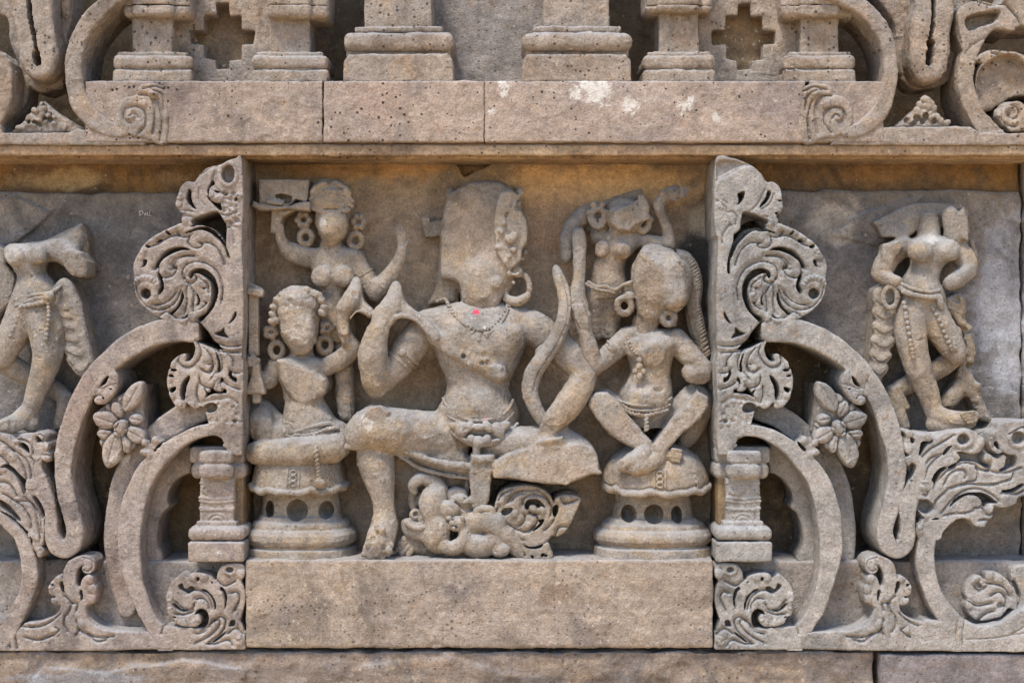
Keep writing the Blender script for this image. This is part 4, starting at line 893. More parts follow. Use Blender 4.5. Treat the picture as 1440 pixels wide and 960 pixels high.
# paw at the left
v.chain([(*p[:2], 58, r_) for p, r_ in zip(K1("400,790 300,740 180,690"), (8, 13, 12))], 3)
for i, (a, b_, c_, d_) in enumerate(((150, 650, 80, 720), (140, 700, 60, 770), (170, 740, 100, 810), (120, 670, 110, 740), (210, 760, 170, 820))): v.chain([(550 + a / 6.857, 660 + b_ / 6.857, 68, 4.6), (550 + c_ / 6.857, 660 + d_ / 6.857, 70, 4.2)], .5)
put(v, "body", FM, root, rough=(.5, .45), chips=.7, seed=80)
L2 = Z(680, 660, 6.857)
r = Relief(690, 822, 675, 796, 88, 1.1)
r.add(L2("110,340 140,250 200,190 300,160 420,150 540,175 630,240 680,320 685,285 740,255 850,245 935,280 920,340 880,430 830,540 760,625 700,650 660,640 600,700 480,745 380,725 300,680 200,610 90,560 60,520 130,500 112,420"))
r.add(L2("300,690 380,720 570,715 620,700 660,800 655,860 540,870 470,865 380,860 300,800"))
r.cut(L2("398,330 430,292 500,285 560,310 608,390 570,360 520,380 500,350 450,350 425,395 400,370"), to=58, r=1.2)
r.cut(L2("690,345 722,352 715,420 690,468 668,430 665,385"), to=50, r=1.2); r.cut(L2("525,490 585,478 575,520 530,570 465,600 500,560 540,520"), to=60, r=1.2)
r.cut(L2("168,400 210,375 280,372 262,420 220,445 180,440"), to=72, r=1.2); r.cut(L2("380,722 440,742 500,740 570,718 560,752 480,768 400,755"), to=55, r=1.2)
for q in ("385,800 400,800 410,830 385,840", "455,825 485,830 480,860 462,850", "560,815 620,825 610,845 580,835 565,850"): r.cut(L2(q), to=60, r=1)
for q in ("130,370 118,440 160,510 260,560 400,608 480,570", "235,325 280,255 370,215 490,212", "275,310 330,250 400,235", "340,552 398,500 402,448", "385,345 395,285 490,248 600,285 655,370 640,440", "150,300 190,240 280,200", "490,560 530,490 500,430 440,420", "60,570 200,600 300,660 380,690", "600,590 660,530 690,470", "700,640 720,580 760,560 800,560", "740,270 770,330 850,320 920,290", "430,400 470,440 530,440", "640,330 610,260 520,190"):
    r.step(L2(q), 6, 4)
for (a, b_) in ((170, 300), (230, 220), (150, 460), (300, 430), (360, 480), (470, 400), (560, 400), (720, 290), (820, 280), (430, 540), (760, 600)): r.ball(*L2(f"{a},{b_}")[0], 6, 3)
put(r.vol(-4, 3), "leafy_tail", FM, root, rough=(.6, .5), chips=.7, seed=82)

# ------------------------------------------------------------------ seats
def sxw(x, h, h0=34): return CX + (x - CX) * ((D - h0) / D) * D / (D - h)
def seat(x, R, y0, ytop, ysk, wl, wr, label, seed, holes, drum, base, dome):
    root = thing("stone_stool", label, "stool", x, 790, 36, "cushioned stone stools")
    v = Vol(x - R - 6, x + R + 6, y0, 800, -4, 112, 1.4)
    v.lathe(x, 0, 0, drum, 34, .78, p=2.3)
    v.lathe(x, 0, 0, base, 34, .84, k=1, p=2.6)
    for hx, hy, rx, ry in holes:
        h_ = 34 + .78 * max(drum[0][1] ** 2 - (hx - x) ** 2, 0) ** .5
        v.ell(hx, hy, h_ - 2, rx * 1.12, ry * 1.12, 30, 0, 1, sub=True)
    put(v, "pedestal", FM, root, rough=(.8, .4), chips=.4, seed=seed)
    v = Vol(wl - 4, wr + 4, y0, ysk + 12, -4, 116, 1.3)
    kf = (D - 101) / (D - 34); v.loft([(CY + (q[0] - CY) * kf,) + tuple(q[1:]) for q in dome], 2, p=2.4)
    cx_ = (wl + wr) / 2; hwid = (wr - wl) / 2
    n = 30
    P = [(cx_ + (hwid - 1) * math.copysign(abs(math.sin(t)) ** .83, math.sin(t)), ysk - 2 + 1.6 * math.sin(t * 9 + seed) + 1.2 * math.sin(t * 17) - 9 * (1 - math.cos(t) ** .83), 34 + 67 * math.cos(t) ** .83, 3.6) for t in np.linspace(-1.5, 1.5, n)]
    P = [(sxw(p[0], p[2]), CY + (p[1] - CY) * ((D - 101) / D) * D / (D - p[2]), p[2], p[3]) for p in P]
    v.chain(P, 2)
    v.chain([(p[0], p[1] - 7, p[2], 1.3) for p in P], .8, sub=True)
    for t in (-.75, 0, .75):
        for j in range(3):
            yy = ysk - 15 - j * 8; w_ = np.interp(yy, [q[0] for q in dome], [(q[2] - q[1]) / 2 for q in dome]); hh = np.interp(yy, [q[0] for q in dome], [q[4] for q in dome])
            X0 = cx_ + w_ * math.sin(t); ring(v, sxw(X0, 36 + hh * math.cos(t) ** .8), yy, 36 + hh * math.cos(t) ** .8, 4.4 * math.cos(t), 3.6, 1.2, k=.4)
        for dx in (-8, 8):
            Q = []
            for yy in (ysk - 36, ysk - 26, ysk - 12):
                w_ = np.interp(yy, [q[0] for q in dome], [(q[2] - q[1]) / 2 for q in dome]); hh = np.interp(yy, [q[0] for q in dome], [q[4] for q in dome])
                t2 = t + dx / w_; Q.append((sxw(cx_ + w_ * math.sin(t2), 36 + hh * math.cos(t2) ** .83), yy, 35.5 + hh * math.cos(t2) ** .83, 1.3))
            v.chain(Q, .5)
    put(v, "cushion", FM, root, rough=(.7, .4), chips=.4, seed=seed + 1)
    return root
seat(424, 80, 640, 650, 695, 352, 491, "cushioned stone stool with pierced holes under the left seated attendant", 90, [(381, 715, 6, 11), (418, 717, 13, 13), (459, 717, 9, 11)],
     [(690, 54), (700, 54), (738, 56)], [(730, 57), (736, 60), (738, 66), (743, 69), (747, 69), (749, 73), (755, 78), (763, 79), (769, 76), (772, 71), (774, 71), (776, 77), (788, 78), (793, 78)],
     [(645, 362, 478, 34, 52), (655, 360, 482, 34, 60), (670, 357, 485, 34, 63), (685, 354, 489, 34, 66), (694, 354, 490, 34, 67)])
seat(917, 84, 625, 640, 697, 846, 997, "domed cushioned stone stool with pierced holes under the right seated attendant", 94, [(884, 722, 9, 11), (919, 723, 11.5, 12), (951, 723, 7, 11)],
     [(692, 54), (705, 54), (740, 58)], [(734, 60), (738, 64), (742, 71), (746, 73), (748, 73), (750, 78), (757, 83), (764, 83), (769, 79), (771, 76), (773, 76), (775, 82), (789, 84), (794, 83)],
     [(626, 900, 945, 34, 20), (632, 882, 962, 34, 40), (645, 862, 980, 34, 54), (660, 851, 990, 34, 62), (675, 847, 995, 34, 66), (688, 846, 996, 34, 68), (697, 850, 994, 34, 67)])

# ------------------------------------------------------------------ seated attendant, lower left
root = thing("stone_figure", "seated stone attendant at lower left with a broken flat chest and curled hair", "statue", 425, 655, 40)
v = Vol(342, 520, 388, 672, -4, 112, 1.35)
v.loft([(500, 402, 446, 34, 20), (506, 388, 460, 38, 28), (516, 388, 463, 42, 32), (530, 392, 461, 44, 32), (545, 398, 456, 44, 29), (560, 401, 455, 44, 27), (575, 400, 463, 46, 28), (590, 397, 474, 46, 30), (604, 398, 478, 46, 32), (618, 402, 482, 44, 30)], 3, p=2.3)
v.prism(A2("195,462 240,460 300,490 400,530 470,570 480,600 465,650 400,700 350,720 300,700 245,640 215,570"), 50, 77, 6, 4, tilt=(.05, -.1))
v.loft([(486, 408, 440, 40, 16), (508, 404, 444, 42, 20)], 3)
v.chain([(388, 515, 40, 13), (376, 535, 46, 12), (362, 530, 56, 10), (352, 515, 64, 8), (354, 506, 70, 8)], 3)
v.chain([(455, 517, 48, 12), (478, 506, 52, 13), (497, 491, 58, 12)], 3)
v.chain([(498, 489, 60, 12), (487, 472, 66, 9), (482, 450, 72, 8), (484, 436, 76, 9)], 3)
v.chain([(484, 434, 76, 10), (494, 420, 74, 12), (500, 402, 62, 7), (501, 394, 54, 5)], 4)
v.prism([(480, 470), (479, 445), (485, 424), (490, 408), (500, 394), (506, 400), (510, 420), (520, 432), (532, 440), (530, 450), (518, 443), (506, 437), (496, 440), (491, 452), (491, 470)], 30, 78, 4, 3, smooth=True, tilt=(.1, .2)); v.chain([(493, 448, 83, 2), (500, 439, 84, 2.2), (512, 438, 84, 2.2), (522, 445, 83, 2)], 1.5)
v.ell(500, 412, 84, 5, 6, 4, 0, 1, sub=True)
v.chain([(366, 586, 46, 16), (368, 600, 54, 18), (372, 618, 62, 12)], 4); v.chain([(366, 580, 30, 20), (385, 600, 34, 22)], 4)
v.chain([(358, 636, 72, 15), (390, 637, 82, 19), (430, 634, 86, 20), (465, 630, 78, 20), (478, 622, 66, 18)], 4)
v.chain([(400, 618, 46, 26), (470, 615, 46, 26)], 5)
for i in range(3): v.chain([(366 + i * 6, 652, 76, 4), (368 + i * 6, 664 - i, 74, 3.4)], 1)
v.chain([(*p[:2], 72, 3) for p in A2("400,800 320,860 300,890")], 1)
hand(v, 362, 507, 76, 170, 14, 12, 2)
put(v, "body", FM, root, rough=(1.1, .6), chips=.9, seed=100)
v = Vol(372, 468, 395, 512, 10, 108, 1.25)
v.loft([(408, 400, 440, 46, 26), (420, 388, 452, 48, 34), (440, 388, 452, 50, 36), (455, 392, 450, 52, 36), (470, 395, 447, 52, 36), (485, 404, 440, 52, 32), (498, 414, 434, 52, 24)], 3, p=2.2)
v.ell(428, 470, 78, 15, 26, 14, 0, 5); v.shave((402, 452, 84), (-.35, -.1, 1), 30, 1); v.shave((440, 462, 88), (.5, -.15, 1), 24, 1)
put(v, "head", FM, root, rough=(1.3, .9), chips=1.6, seed=101)
v = Vol(372, 466, 395, 460, 10, 108, 1.2)
v.loft([(403, 408, 432, 48, 28), (412, 392, 446, 50, 36), (424, 384, 456, 50, 38), (436, 382, 460, 46, 34), (444, 386, 456, 40, 24)], 2)
v.ell(420, 450, 94, 26, 20, 26, 0, 2, sub=True)
for (a, b_) in ((180, 170), (175, 210), (190, 240), (170, 250), (450, 130), (465, 170), (455, 200), (435, 100), (230, 100), (270, 80), (320, 70), (370, 75), (410, 90), (200, 130)): v.ell(340 + a / 4, 390 + b_ / 4, 72, 6.5, 5, 9, 40, 1)
for (a, b_) in ((270, 130), (360, 125), (275, 150)): v.ell(340 + a / 4, 390 + b_ / 4, 90, 4, 5, 6, 20, .5, sub=True)
for i in range(9): v.chain([(380 + i, 425 + i * 5 % 30, 82, 1), (392, 430 + i * 3, 84, 1)], .4, sub=True)
put(v, "hair", FM, root, rough=(.6, .5), chips=.8, seed=102)
for (bx_, by_, rx_, ry_, sd) in ((381, 467, 389, 492, 0), (460, 461, 457, 485, 1)):
    v = Vol(bx_ - 20, bx_ + 22, by_ - 16, ry_ + 18, 10, 90, 1.15)
    for i in range(5): a = i * 1.256; v.ell(bx_ + 7 * math.cos(a), by_ + 6 * math.sin(a), 52, 5.5, 5.5, 8, 0, 1)
    v.ell(bx_, by_, 58, 3, 3, 6, 0, .5, sub=True); ring(v, rx_, ry_, 50, 9, 11, 4, k=1)
    put(v, "earring", FM, root, rough=(.4, .4), seed=103 + sd)
v = Vol(380, 500, 500, 700, 40, 116, 1.15)
v.rope([(*p[:2], 78) for p in A2("235,850 260,900")][:2] + [(*p[:2], 78 + i) for i, p in enumerate(A2("300,890 360,888 420,875 480,855 530,845"))], 3, 4.5)
v.chain([(*p[:2], 76, 3) for p in A2("300,870 360,850 430,830 500,820 540,850")], 1)
v.rope([(442, 612, 84), (444, 632, 104), (447, 655, 102), (449, 672, 100)], 3, 4.5, 60); v.ell(450, 680, 101, 8, 7, 5, 0, 1)
put(v, "belt", FM, root, rough=(.3, .35), seed=106)
root = thing("fly_whisk", "upright stone fly whisk held by the lower left attendant", "fly whisk", 361, 570, 70)
v = Vol(342, 376, 395, 572, 30, 100, 1.15)
v.box(349, 363, 412, 500, 60, 76, 2); v.box(346, 370, 406, 416, 56, 84, 2, rot=12); v.chain([(352, 402, 66, 5), (366, 410, 72, 6)], 2)
v.chain([(357, 412, 78, 1.2), (357, 498, 78, 1.2)], .5, sub=True)
v.prism(A2("55,490 95,485 100,530 130,640 125,658 18,658 22,630 50,560"), 58, 82, 4); v.box(354, 366, 550, 567, 60, 78, 3)
for i in range(5): v.chain([(356 + i * 2, 530, 83, 1), (349 + i * 5.5, 552, 83, 1)], .4, sub=True)
put(v, "handle", FM, root, rough=(.5, .4), seed=107)

# ------------------------------------------------------------------ standing attendant, upper left
root = thing("stone_figure", "standing stone attendant at upper left carrying a box on one raised hand", "statue", 475, 590, 20)
v = Vol(380, 580, 320, 600, -4, 80, 1.35)
v.loft([(346, 452, 482, 26, 16), (354, 436, 508, 26, 22), (365, 434, 512, 28, 25), (385, 440, 508, 30, 25), (400, 446, 498, 30, 22), (412, 450, 490, 30, 20), (430, 446, 492, 30, 22), (455, 442, 500, 30, 24), (480, 444, 500, 28, 22)], 3)
v.ell(453, 389, 52, 16, 15, 13, 0, 3); v.ell(483, 389, 52, 15, 15, 13, 0, 3)
v.shave((450, 386, 62), (-.45, -.2, 1), 16, 3); v.shave((486, 389, 62), (.35, -.3, 1), 16, 3)
v.chain([(466, 335, 34, 14), (466, 352, 34, 15)], 4)
v.chain([(446, 364, 28, 14), (425, 360, 32, 13), (405, 352, 38, 12)], 4); v.chain([(403, 350, 40, 10), (394, 335, 44, 7), (392, 318, 46, 6)], 2)
v.chain([(498, 364, 28, 14), (512, 388, 34, 14), (527, 408, 40, 13)], 4); v.chain([(528, 410, 42, 13), (545, 392, 46, 11), (560, 368, 48, 8), (565, 352, 48, 7)], 3)
hand(v, 566, 350, 46, -95, 26, 13, 1)
v.chain([(482, 480, 26, 15), (484, 520, 30, 14), (485, 550, 32, 13), (487, 582, 32, 11)], 3); v.chain([(455, 480, 20, 14), (458, 540, 20, 12)], 3)
v.chain([(470, 520, 42, .9), (486, 524, 46, .9), (498, 518, 42, .9)], .4, sub=True); v.chain([(472, 555, 42, .9), (486, 559, 46, .9), (498, 553, 42, .9)], .4, sub=True)
put(v, "body", FM, root, rough=(1.0, .6), chips=.8, seed=110)
v = Vol(430, 502, 250, 360, -4, 84, 1.25)
v.loft([(290, 442, 494, 34, 28), (305, 443, 492, 38, 30), (320, 445, 490, 40, 31), (332, 450, 486, 40, 29), (342, 457, 477, 40, 22), (348, 462, 472, 40, 14)], 3)
v.ell(468, 316, 60, 20, 22, 16, 0, 5); v.shave((455, 312, 72), (-.5, -.15, 1), 26, 1); v.shave((482, 308, 72), (.45, -.2, 1), 26, 1); v.shave((468, 338, 70), (0, .5, 1), 24, 1)
put(v, "head", FM, root, rough=(1.2, .8), chips=1.4, seed=111)
v = Vol(428, 504, 248, 312, -4, 84, 1.2)
v.loft([(253, 450, 478, 32, 14), (262, 438, 490, 34, 26), (275, 434, 496, 36, 32), (288, 436, 497, 38, 34), (296, 440, 495, 38, 31)], 2)
for q in ("385,200 430,165 500,155 570,165 625,210", "385,235 440,190 500,180 570,190 622,240", "395,250 450,270 520,275 600,260"): v.chain([(*p[:2], 70 - abs(p[0] - 466) * .5, 3) for p in A1(q)], 1)
for (a, b_, ro) in ((455, 120, -20), (540, 118, 20), (500, 150, 0), (410, 150, -50), (590, 150, 50)): v.ell(340 + a / 4, 230 + b_ / 4, 58, 9, 5, 8, ro, 1)
for q in ("420,150 480,160", "510,120 520,160", "560,130 600,170"): v.chain([(*p[:2], 67, 1.3) for p in A1(q)], .5, sub=True)
put(v, "turban", FM, root, rough=(.5, .4), chips=.5, seed=112)
for (bx_, by_, rx_, ry_, sd) in ((427, 309, 430, 334, 0), (504, 312, 500, 338, 1)):
    v = Vol(bx_ - 18, bx_ + 18, by_ - 16, ry_ + 18, -4, 70, 1.15)
    for i in range(6): a = i * 1.047; v.ell(bx_ + 8 * math.cos(a), by_ + 8 * math.sin(a), 36, 5, 5, 7, 0, 1)
    v.ell(bx_, by_, 42, 4, 4, 8, 0, .5, sub=True); ring(v, rx_, ry_, 34, 9, 10, 4.2, k=1)
    put(v, "earring", FM, root, rough=(.4, .4), seed=113 + sd)
root = thing("carved_box", "patterned stone box on a tray balanced on the upper left attendant's hand", "box", 398, 296, 40)
v = Vol(350, 440, 246, 332, -4, 84, 1.15)
v.prism(A1("92,85 380,90 372,180 360,215 300,200 270,235 200,240 95,222"), -4, 60, 3, 1); v.prism(A1("50,240 60,205 95,222 200,240 270,235 320,215 385,215 380,265 300,258 240,255 160,262 90,260"), -4, 66, 4, 1)
v.prism(A1("180,172 215,165 275,180 275,212 240,222 215,210 185,205"), 40, 70, 1, 0, sub=True)
for i in range(4): v.chain([(*A1(f"{150 + i * 22},{215 + i * 3}")[0][:2], 62, 3.4), (*A1(f"{165 + i * 22},{195 + i * 6}")[0][:2], 58, 3)], .6)
for i in range(10):
    for j in range(5):
        a, b_ = 112 + i * 16 + j * 2, 145 + j * 13 + i * .5
        if not (175 < a < 285 and b_ > 160): v.ell(*A1(f"{a},{b_}")[0], 61, 1.5, 1.2, 1.8, 0, .2, sub=True)
v.prism(A1("165,265 235,262 300,258 230,300 212,345 238,440 210,410 195,350 200,395 158,390"), 10, 52, 3)
put(v, "box", FM, root, rough=(.5, .4), chips=.4, seed=115)

v = Vol(495, 535, 362, 410, 0, 70, 1.1); root = [o for o in C.objects if o.name.startswith("stone_figure") and "carrying a box" in o.get("label", "")][0]
band(v, 511, 386, 33.5, 14.6, 14, 24, 1.8); band(v, 513, 391, 34.5, 14.4, 14, 24, 1.6, True); band(v, 516, 395, 35.5, 14.2, 15, 22, 1.6)
put(v, "armlet", FM, root, rough=(.3, .3), seed=117)
# ------------------------------------------------------------------ standing attendant, upper right
root = thing("stone_figure", "standing stone attendant at upper right with both arms raised and a sheared head", "statue", 850, 470, 20)
v = Vol(782, 972, 262, 500, -4, 92, 1.35)
v.loft([(322, 862, 896, 28, 14), (330, 842, 910, 26, 20), (342, 840, 908, 28, 24), (356, 842, 890, 30, 24), (368, 836, 880, 30, 21), (380, 832, 878, 30, 21), (395, 828, 882, 30, 24), (408, 828, 884, 28, 24), (420, 828, 880, 28, 20)], 3)
v.ell(847, 350, 50, 11, 12, 10, 0, 3); v.ell(874, 352, 50, 14, 12, 12, 0, 3); v.shave((841, 349, 54), (-.8, 0, 1), 12, 3)
v.chain([(834, 416, 30, 14), (834, 440, 28, 13), (836, 470, 24, 12)], 2); v.chain([(858, 416, 30, 14), (858, 440, 28, 13), (858, 470, 24, 12)], 2)
v.chain([(843, 334, 26, 13), (848, 300, 14, 12), (826, 300, 18, 12), (806, 318, 26, 12), (797, 340, 34, 11), (797, 362, 38, 9)], 3)
v.prism(A7("225,215 370,150 470,120 545,95 560,150 520,250 420,320 250,330 215,260"), -4, 16, 4, 2)
v.chain([(905, 338, 34, 10), (925, 342, 40, 9.5), (940, 342, 44, 9)], 3); v.chain([(941, 342, 44, 9), (938, 320, 46, 7.5), (928, 296, 48, 7), (926, 288, 48, 8)], 2)
v.chain([(926, 286, 48, 7), (938, 274, 48, 9), (950, 268, 46, 8)], 2); hand(v, 940, 274, 50, -12, 24, 14, 0); v.ell(933, 271, 54, 6, 5, 5, -30, 1)
put(v, "body", FM, root, rough=(1.0, .6), chips=.8, seed=120)
v = Vol(845, 925, 265, 340, -4, 84, 1.25)
v.ell(877, 308, 40, 26, 20, 24, 10, 3); v.ell(880, 300, 30, 30, 22, 18, 10, 3); v.prism(A7("400,215 480,185 530,150 545,150 580,200 600,250 590,260 520,290 480,330 420,320 380,280"), 10, 62, 4, 3, tilt=(-.15, .25))
v.prism(A7("530,130 560,130 590,190 585,240 560,250 530,190"), 10, 58, 3, 1); v.chain([(866, 328, 36, 12), (868, 340, 34, 12)], 3)
v.chain([(*p[:2], 66, 1.5) for p in A7("500,200 540,160 570,200")], .6, sub=True)
put(v, "head", FM, root, rough=(1.0, .6), chips=1.1, seed=121)
for (pts, sd) in (("310,250,12,14", 0), ("550,285,11,12", 1)):
    a, b_, rx_, ry_ = (float(q) for q in pts.split(",")); x, y = 760 + a / 3.84, 240 + b_ / 3.84
    v = Vol(x - 26, x + 26, y - 32, y + 26, 0, 76, 1.15); ring(v, x, y + 1, 44, rx_ * .8, ry_ * .85, 4.6, k=1)
    for i in range(6): q = i * 1.047; v.ell(x + 12 * math.cos(q), y - 6 + 13 * math.sin(q), 42, 5, 4.5, 7, 0, 1)
    v.ell(x + 2, y - 4, 50, 4.5, 5, 9, 0, .5, sub=True); v.chain([(x - 3, y - 10, 50, 2.5), (x - 7, y - 5, 50, 2.5)], .5, sub=True)
    put(v, "earring", FM, root, rough=(.5, .5), chips=.5, seed=122 + sd)
v = Vol(820, 895, 385, 420, 20, 76, 1.2)
v.chain([(*p[:2], 58, 2.6) for p in A7("260,600 300,625 350,625 400,645 440,620 490,600")], .6); v.chain([(*p[:2], 58, 2.2) for p in A7("240,610 300,640 360,650 400,660")], .6)
put(v, "scarf", FM, root, rough=(.4, .3), seed=124)

# ------------------------------------------------------------------ seated attendant, lower right
root = thing("stone_figure", "seated stone attendant at lower right with broken crossed shins and a plaited hair fall", "statue", 915, 655, 40)
v = Vol(800, 1004, 318, 668, -4, 112, 1.4)
v.loft([(462, 890, 940, 34, 18), (470, 880, 952, 38, 26), (482, 877, 958, 42, 32), (495, 880, 948, 44, 34), (510, 884, 944, 44, 32), (525, 886, 942, 44, 29), (538, 880, 944, 44, 30), (552, 872, 946, 44, 34), (566, 872, 946, 44, 36), (580, 876, 944, 42, 34), (600, 880, 940, 40, 28)], 3, p=2.2)
v.ell(917, 497, 72, 18, 18, 13, 0, 3); v.shave((925, 499, 78), (.25, .15, 1), 17, 1); v.ell(892, 490, 64, 12, 14, 10, 0, 3); v.ell(910, 562, 64, 28, 20, 22, 0, 6)
v.ell(899, 582, 88, 2, 2, 3); v.shave((926, 542, 74), (.4, .1, 1), 10, 1)
# arm up at the left with its hand
v.chain([(886, 474, 46, 16), (868, 488, 54, 14), (850, 504, 60, 12.5), (838, 515, 64, 11)], 4)
v.chain([(836, 517, 66, 11), (831, 498, 70, 12), (826, 478, 72, 10), (822, 464, 74, 8)], 3)
v.chain([(822, 466, 74, 9), (818, 450, 74, 11), (813, 430, 70, 13), (812, 414, 64, 11), (814, 396, 58, 8), (815, 370, 54, 8), (815, 345, 52, 8.5), (814, 328, 48, 8)], 3, zs=.8)
for i in range(4): v.chain([(806 + i * 4.4, 430, 82, 2.6), (812 + i * 4, 448, 84, 2.5), (817 + i * 3.2, 460, 82, 2.2)], .5)
v.chain([(806, 425, 74, 5), (798, 440, 74, 5)], 2)
# other arm
v.chain([(950, 478, 46, 16), (965, 494, 52, 15), (978, 508, 60, 14), (990, 518, 66, 12)], 4); v.chain([(970, 524, 64, 12), (985, 526, 66, 14), (996, 520, 60, 8)], 3)
v.shave((980, 532, 76), (0, .6, 1), 24)
# knees and broken shins
v.prism(A8("190,300 215,280 260,280 300,315 340,370 390,425 430,465 425,500 385,505 330,480 270,440 215,380 185,330"), 10, 88, 6, 2, tilt=(.1, .12))
v.prism(A8("560,330 610,270 650,300 655,330 620,380 560,430 510,480 470,520 440,520 435,480 480,420 520,370"), 10, 92, 5, 2, tilt=(-.05, .1))
v.chain([(955, 585, 44, 20), (978, 560, 44, 20), (984, 580, 40, 16), (970, 610, 38, 14), (962, 622, 36, 10)], 4)
v.chain([(880, 585, 40, 20), (850, 565, 40, 18)], 4)
v.chain([(908, 632, 88, 10), (902, 642, 94, 13), (885, 650, 98, 11), (878, 655, 98, 9)], 3); v.chain([(925, 630, 90, 9), (926, 642, 92, 9), (912, 652, 98, 10), (890, 658, 100, 9)], 3)
for i in range(4): v.chain([(884 + i, 646 + i * 4, 104, 3.6), (874 + i * 1.5, 648 + i * 4, 104, 3.4)], .6)
v.chain([(935, 640, 84, 8), (952, 640, 86, 9)], 2)
for i in range(4): v.chain([(946, 632 + i * 5, 92, 3), (958 - i, 634 + i * 5, 92, 2.8)], .5)
v.chain([(905, 455, 42, 17), (905, 470, 40, 18)], 4)
put(v, "body", FM, root, rough=(1.1, .6), chips=.9, seed=130)
v = Vol(878, 985, 340, 480, -4, 104, 1.3)
K5 = F(865, 340, 6.857)
v.loft([(345, 905, 930, 44, 14), (352, 900, 944, 46, 24), (362, 895, 957, 48, 32), (374, 889, 968, 48, 36), (386, 887, 973, 48, 38), (400, 888, 974, 48, 38), (415, 892, 971, 48, 36), (428, 895, 965, 48, 30), (438, 896, 948, 46, 24), (452, 897, 930, 44, 22), (466, 898, 922, 42, 18)], 3, p=2.3)
v.shave((905, 410, 74), (-.42, -.05, 1), 62, 1); v.shave((935, 365, 76), (.05, -.75, 1), 40, 1); v.ell(948, 412, 72, 20, 26, 18, -8, 4); v.shave((950, 405, 88), (.25, -.2, 1), 24, 1)
v.prism(K5("200,230 280,90 330,160 390,380 430,480 440,620 400,720 300,760 230,700 215,600 200,450"), 20, 72, 4, 4, tilt=(.12, -.05)); v.chain([(911, 440, 50, 15), (909, 456, 48, 14.5), (908, 470, 46, 15)], 4); v.prism(K5("440,650 560,660 600,740 590,820 470,800 430,720"), 20, 62, 5, 3)
v.prism(K5("0,430 100,390 200,400 220,560 180,680 100,560 0,500"), 20, 46, 4, 3)
v.chain([(912, 360, 86, 1.5), (922, 376, 88, 2.2), (926, 395, 88, 2.6), (925, 412, 86, 3), (930, 432, 80, 2.5)], 2, sub=True); v.chain([(932, 434, 82, 2), (950, 436, 82, 2.5), (962, 428, 74, 2)], 2, sub=True); v.chain([(925, 356, 76, 1), (950, 366, 78, 1.6), (966, 386, 72, 1.2)], 1, sub=True); v.ell(928, 451, 70, 4, 4, 8, 0, 1, sub=True); v.ell(943, 450, 70, 4, 4, 8, 0, 1, sub=True)
put(v, "head", FM, root, rough=(1.3, .7), chips=.9, seed=131)
v = Vol(955, 1004, 350, 515, -4, 74, 1.2)
br = [(950, 358, 38, 8), (964, 364, 38, 10), (973, 384, 36, 12), (976, 405, 34, 12), (974, 427, 34, 11.5), (977, 449, 34, 12), (982, 471, 34, 12), (989, 498, 32, 11)]
v.chain(br, 1); Q = cat(br, False, 5)
for i, q in enumerate(Q):
    v.ell(q[0] - 4, q[1], q[2] + 9, 6.5, 2.1, 4, 40, .3); v.ell(q[0] + 5, q[1] + 2, q[2] + 9, 6.5, 2.1, 4, -40, .3)
put(v, "plait", FM, root, rough=(.3, .3), seed=132)
for (x, y, rr, sd) in ((878, 430, 10, 0), (940, 447, 8, 1)):
    v = Vol(x - 20, x + 22, y - 22, y + 22, 10, 90, 1.15); ring(v, x, y, 58 + sd * 8, rr, rr * 1.1, 4.6, k=1); v.ell(x + 8, y - 14, 56 + sd * 8, 8, 6, 7, 20, 2)
    put(v, "earring", FM, root, rough=(.5, .4), chips=.4, seed=133 + sd)
v = Vol(870, 950, 455, 615, 40, 108, 1.15)
def hq(x): return 84 - ((x - 909) / 38) ** 2 * 20
v.rope([(*p[:2], hq(p[0])) for p in A8("320,340 350,360 400,368 440,360 490,345")], 2.8, 4.2); v.rope([(*p[:2], hq(p[0])) for p in A8("310,325 350,345 400,350 450,345 500,325")], 2.2, 4)
v.chain([(*p[:2], hq(p[0]) - 1, 2.2) for p in A8("300,310 350,325 410,330 470,322 505,300")], .6); v.rope([(909, 584, 86), (909, 596, 88), (909, 604, 88)], 3, 4.2, 60)
v.bead([(*p[:2], 74) for p in A8("335,60 345,100 370,130 400,130")], 2, 3.4)
for (x, y, rr) in ((899, 515, 5), (905, 522, 4), (893, 522, 4), (899, 529, 5), (899, 506, 4)): v.ell(x, y, 80, rr, rr, 4, 0, .5)
v.ell(900, 522, 84, 2, 2, 3, 0, .3, sub=True)
put(v, "belt", FM, root, rough=(.3, .35), seed=135)
v = Vol(840, 885, 460, 510, 30, 90, 1.15)
band(v, 864, 491, 55.5, 14.5, -18, 15, 1.8); band(v, 860, 495, 56.5, 14, -18, 15, 1.8, True); band(v, 856, 499, 57.5, 13.5, -18, 15, 1.6); v.ell(862, 490, 71, 4.5, 5, 3)
put(v, "armlet", FM, root, rough=(.3, .3), seed=136)

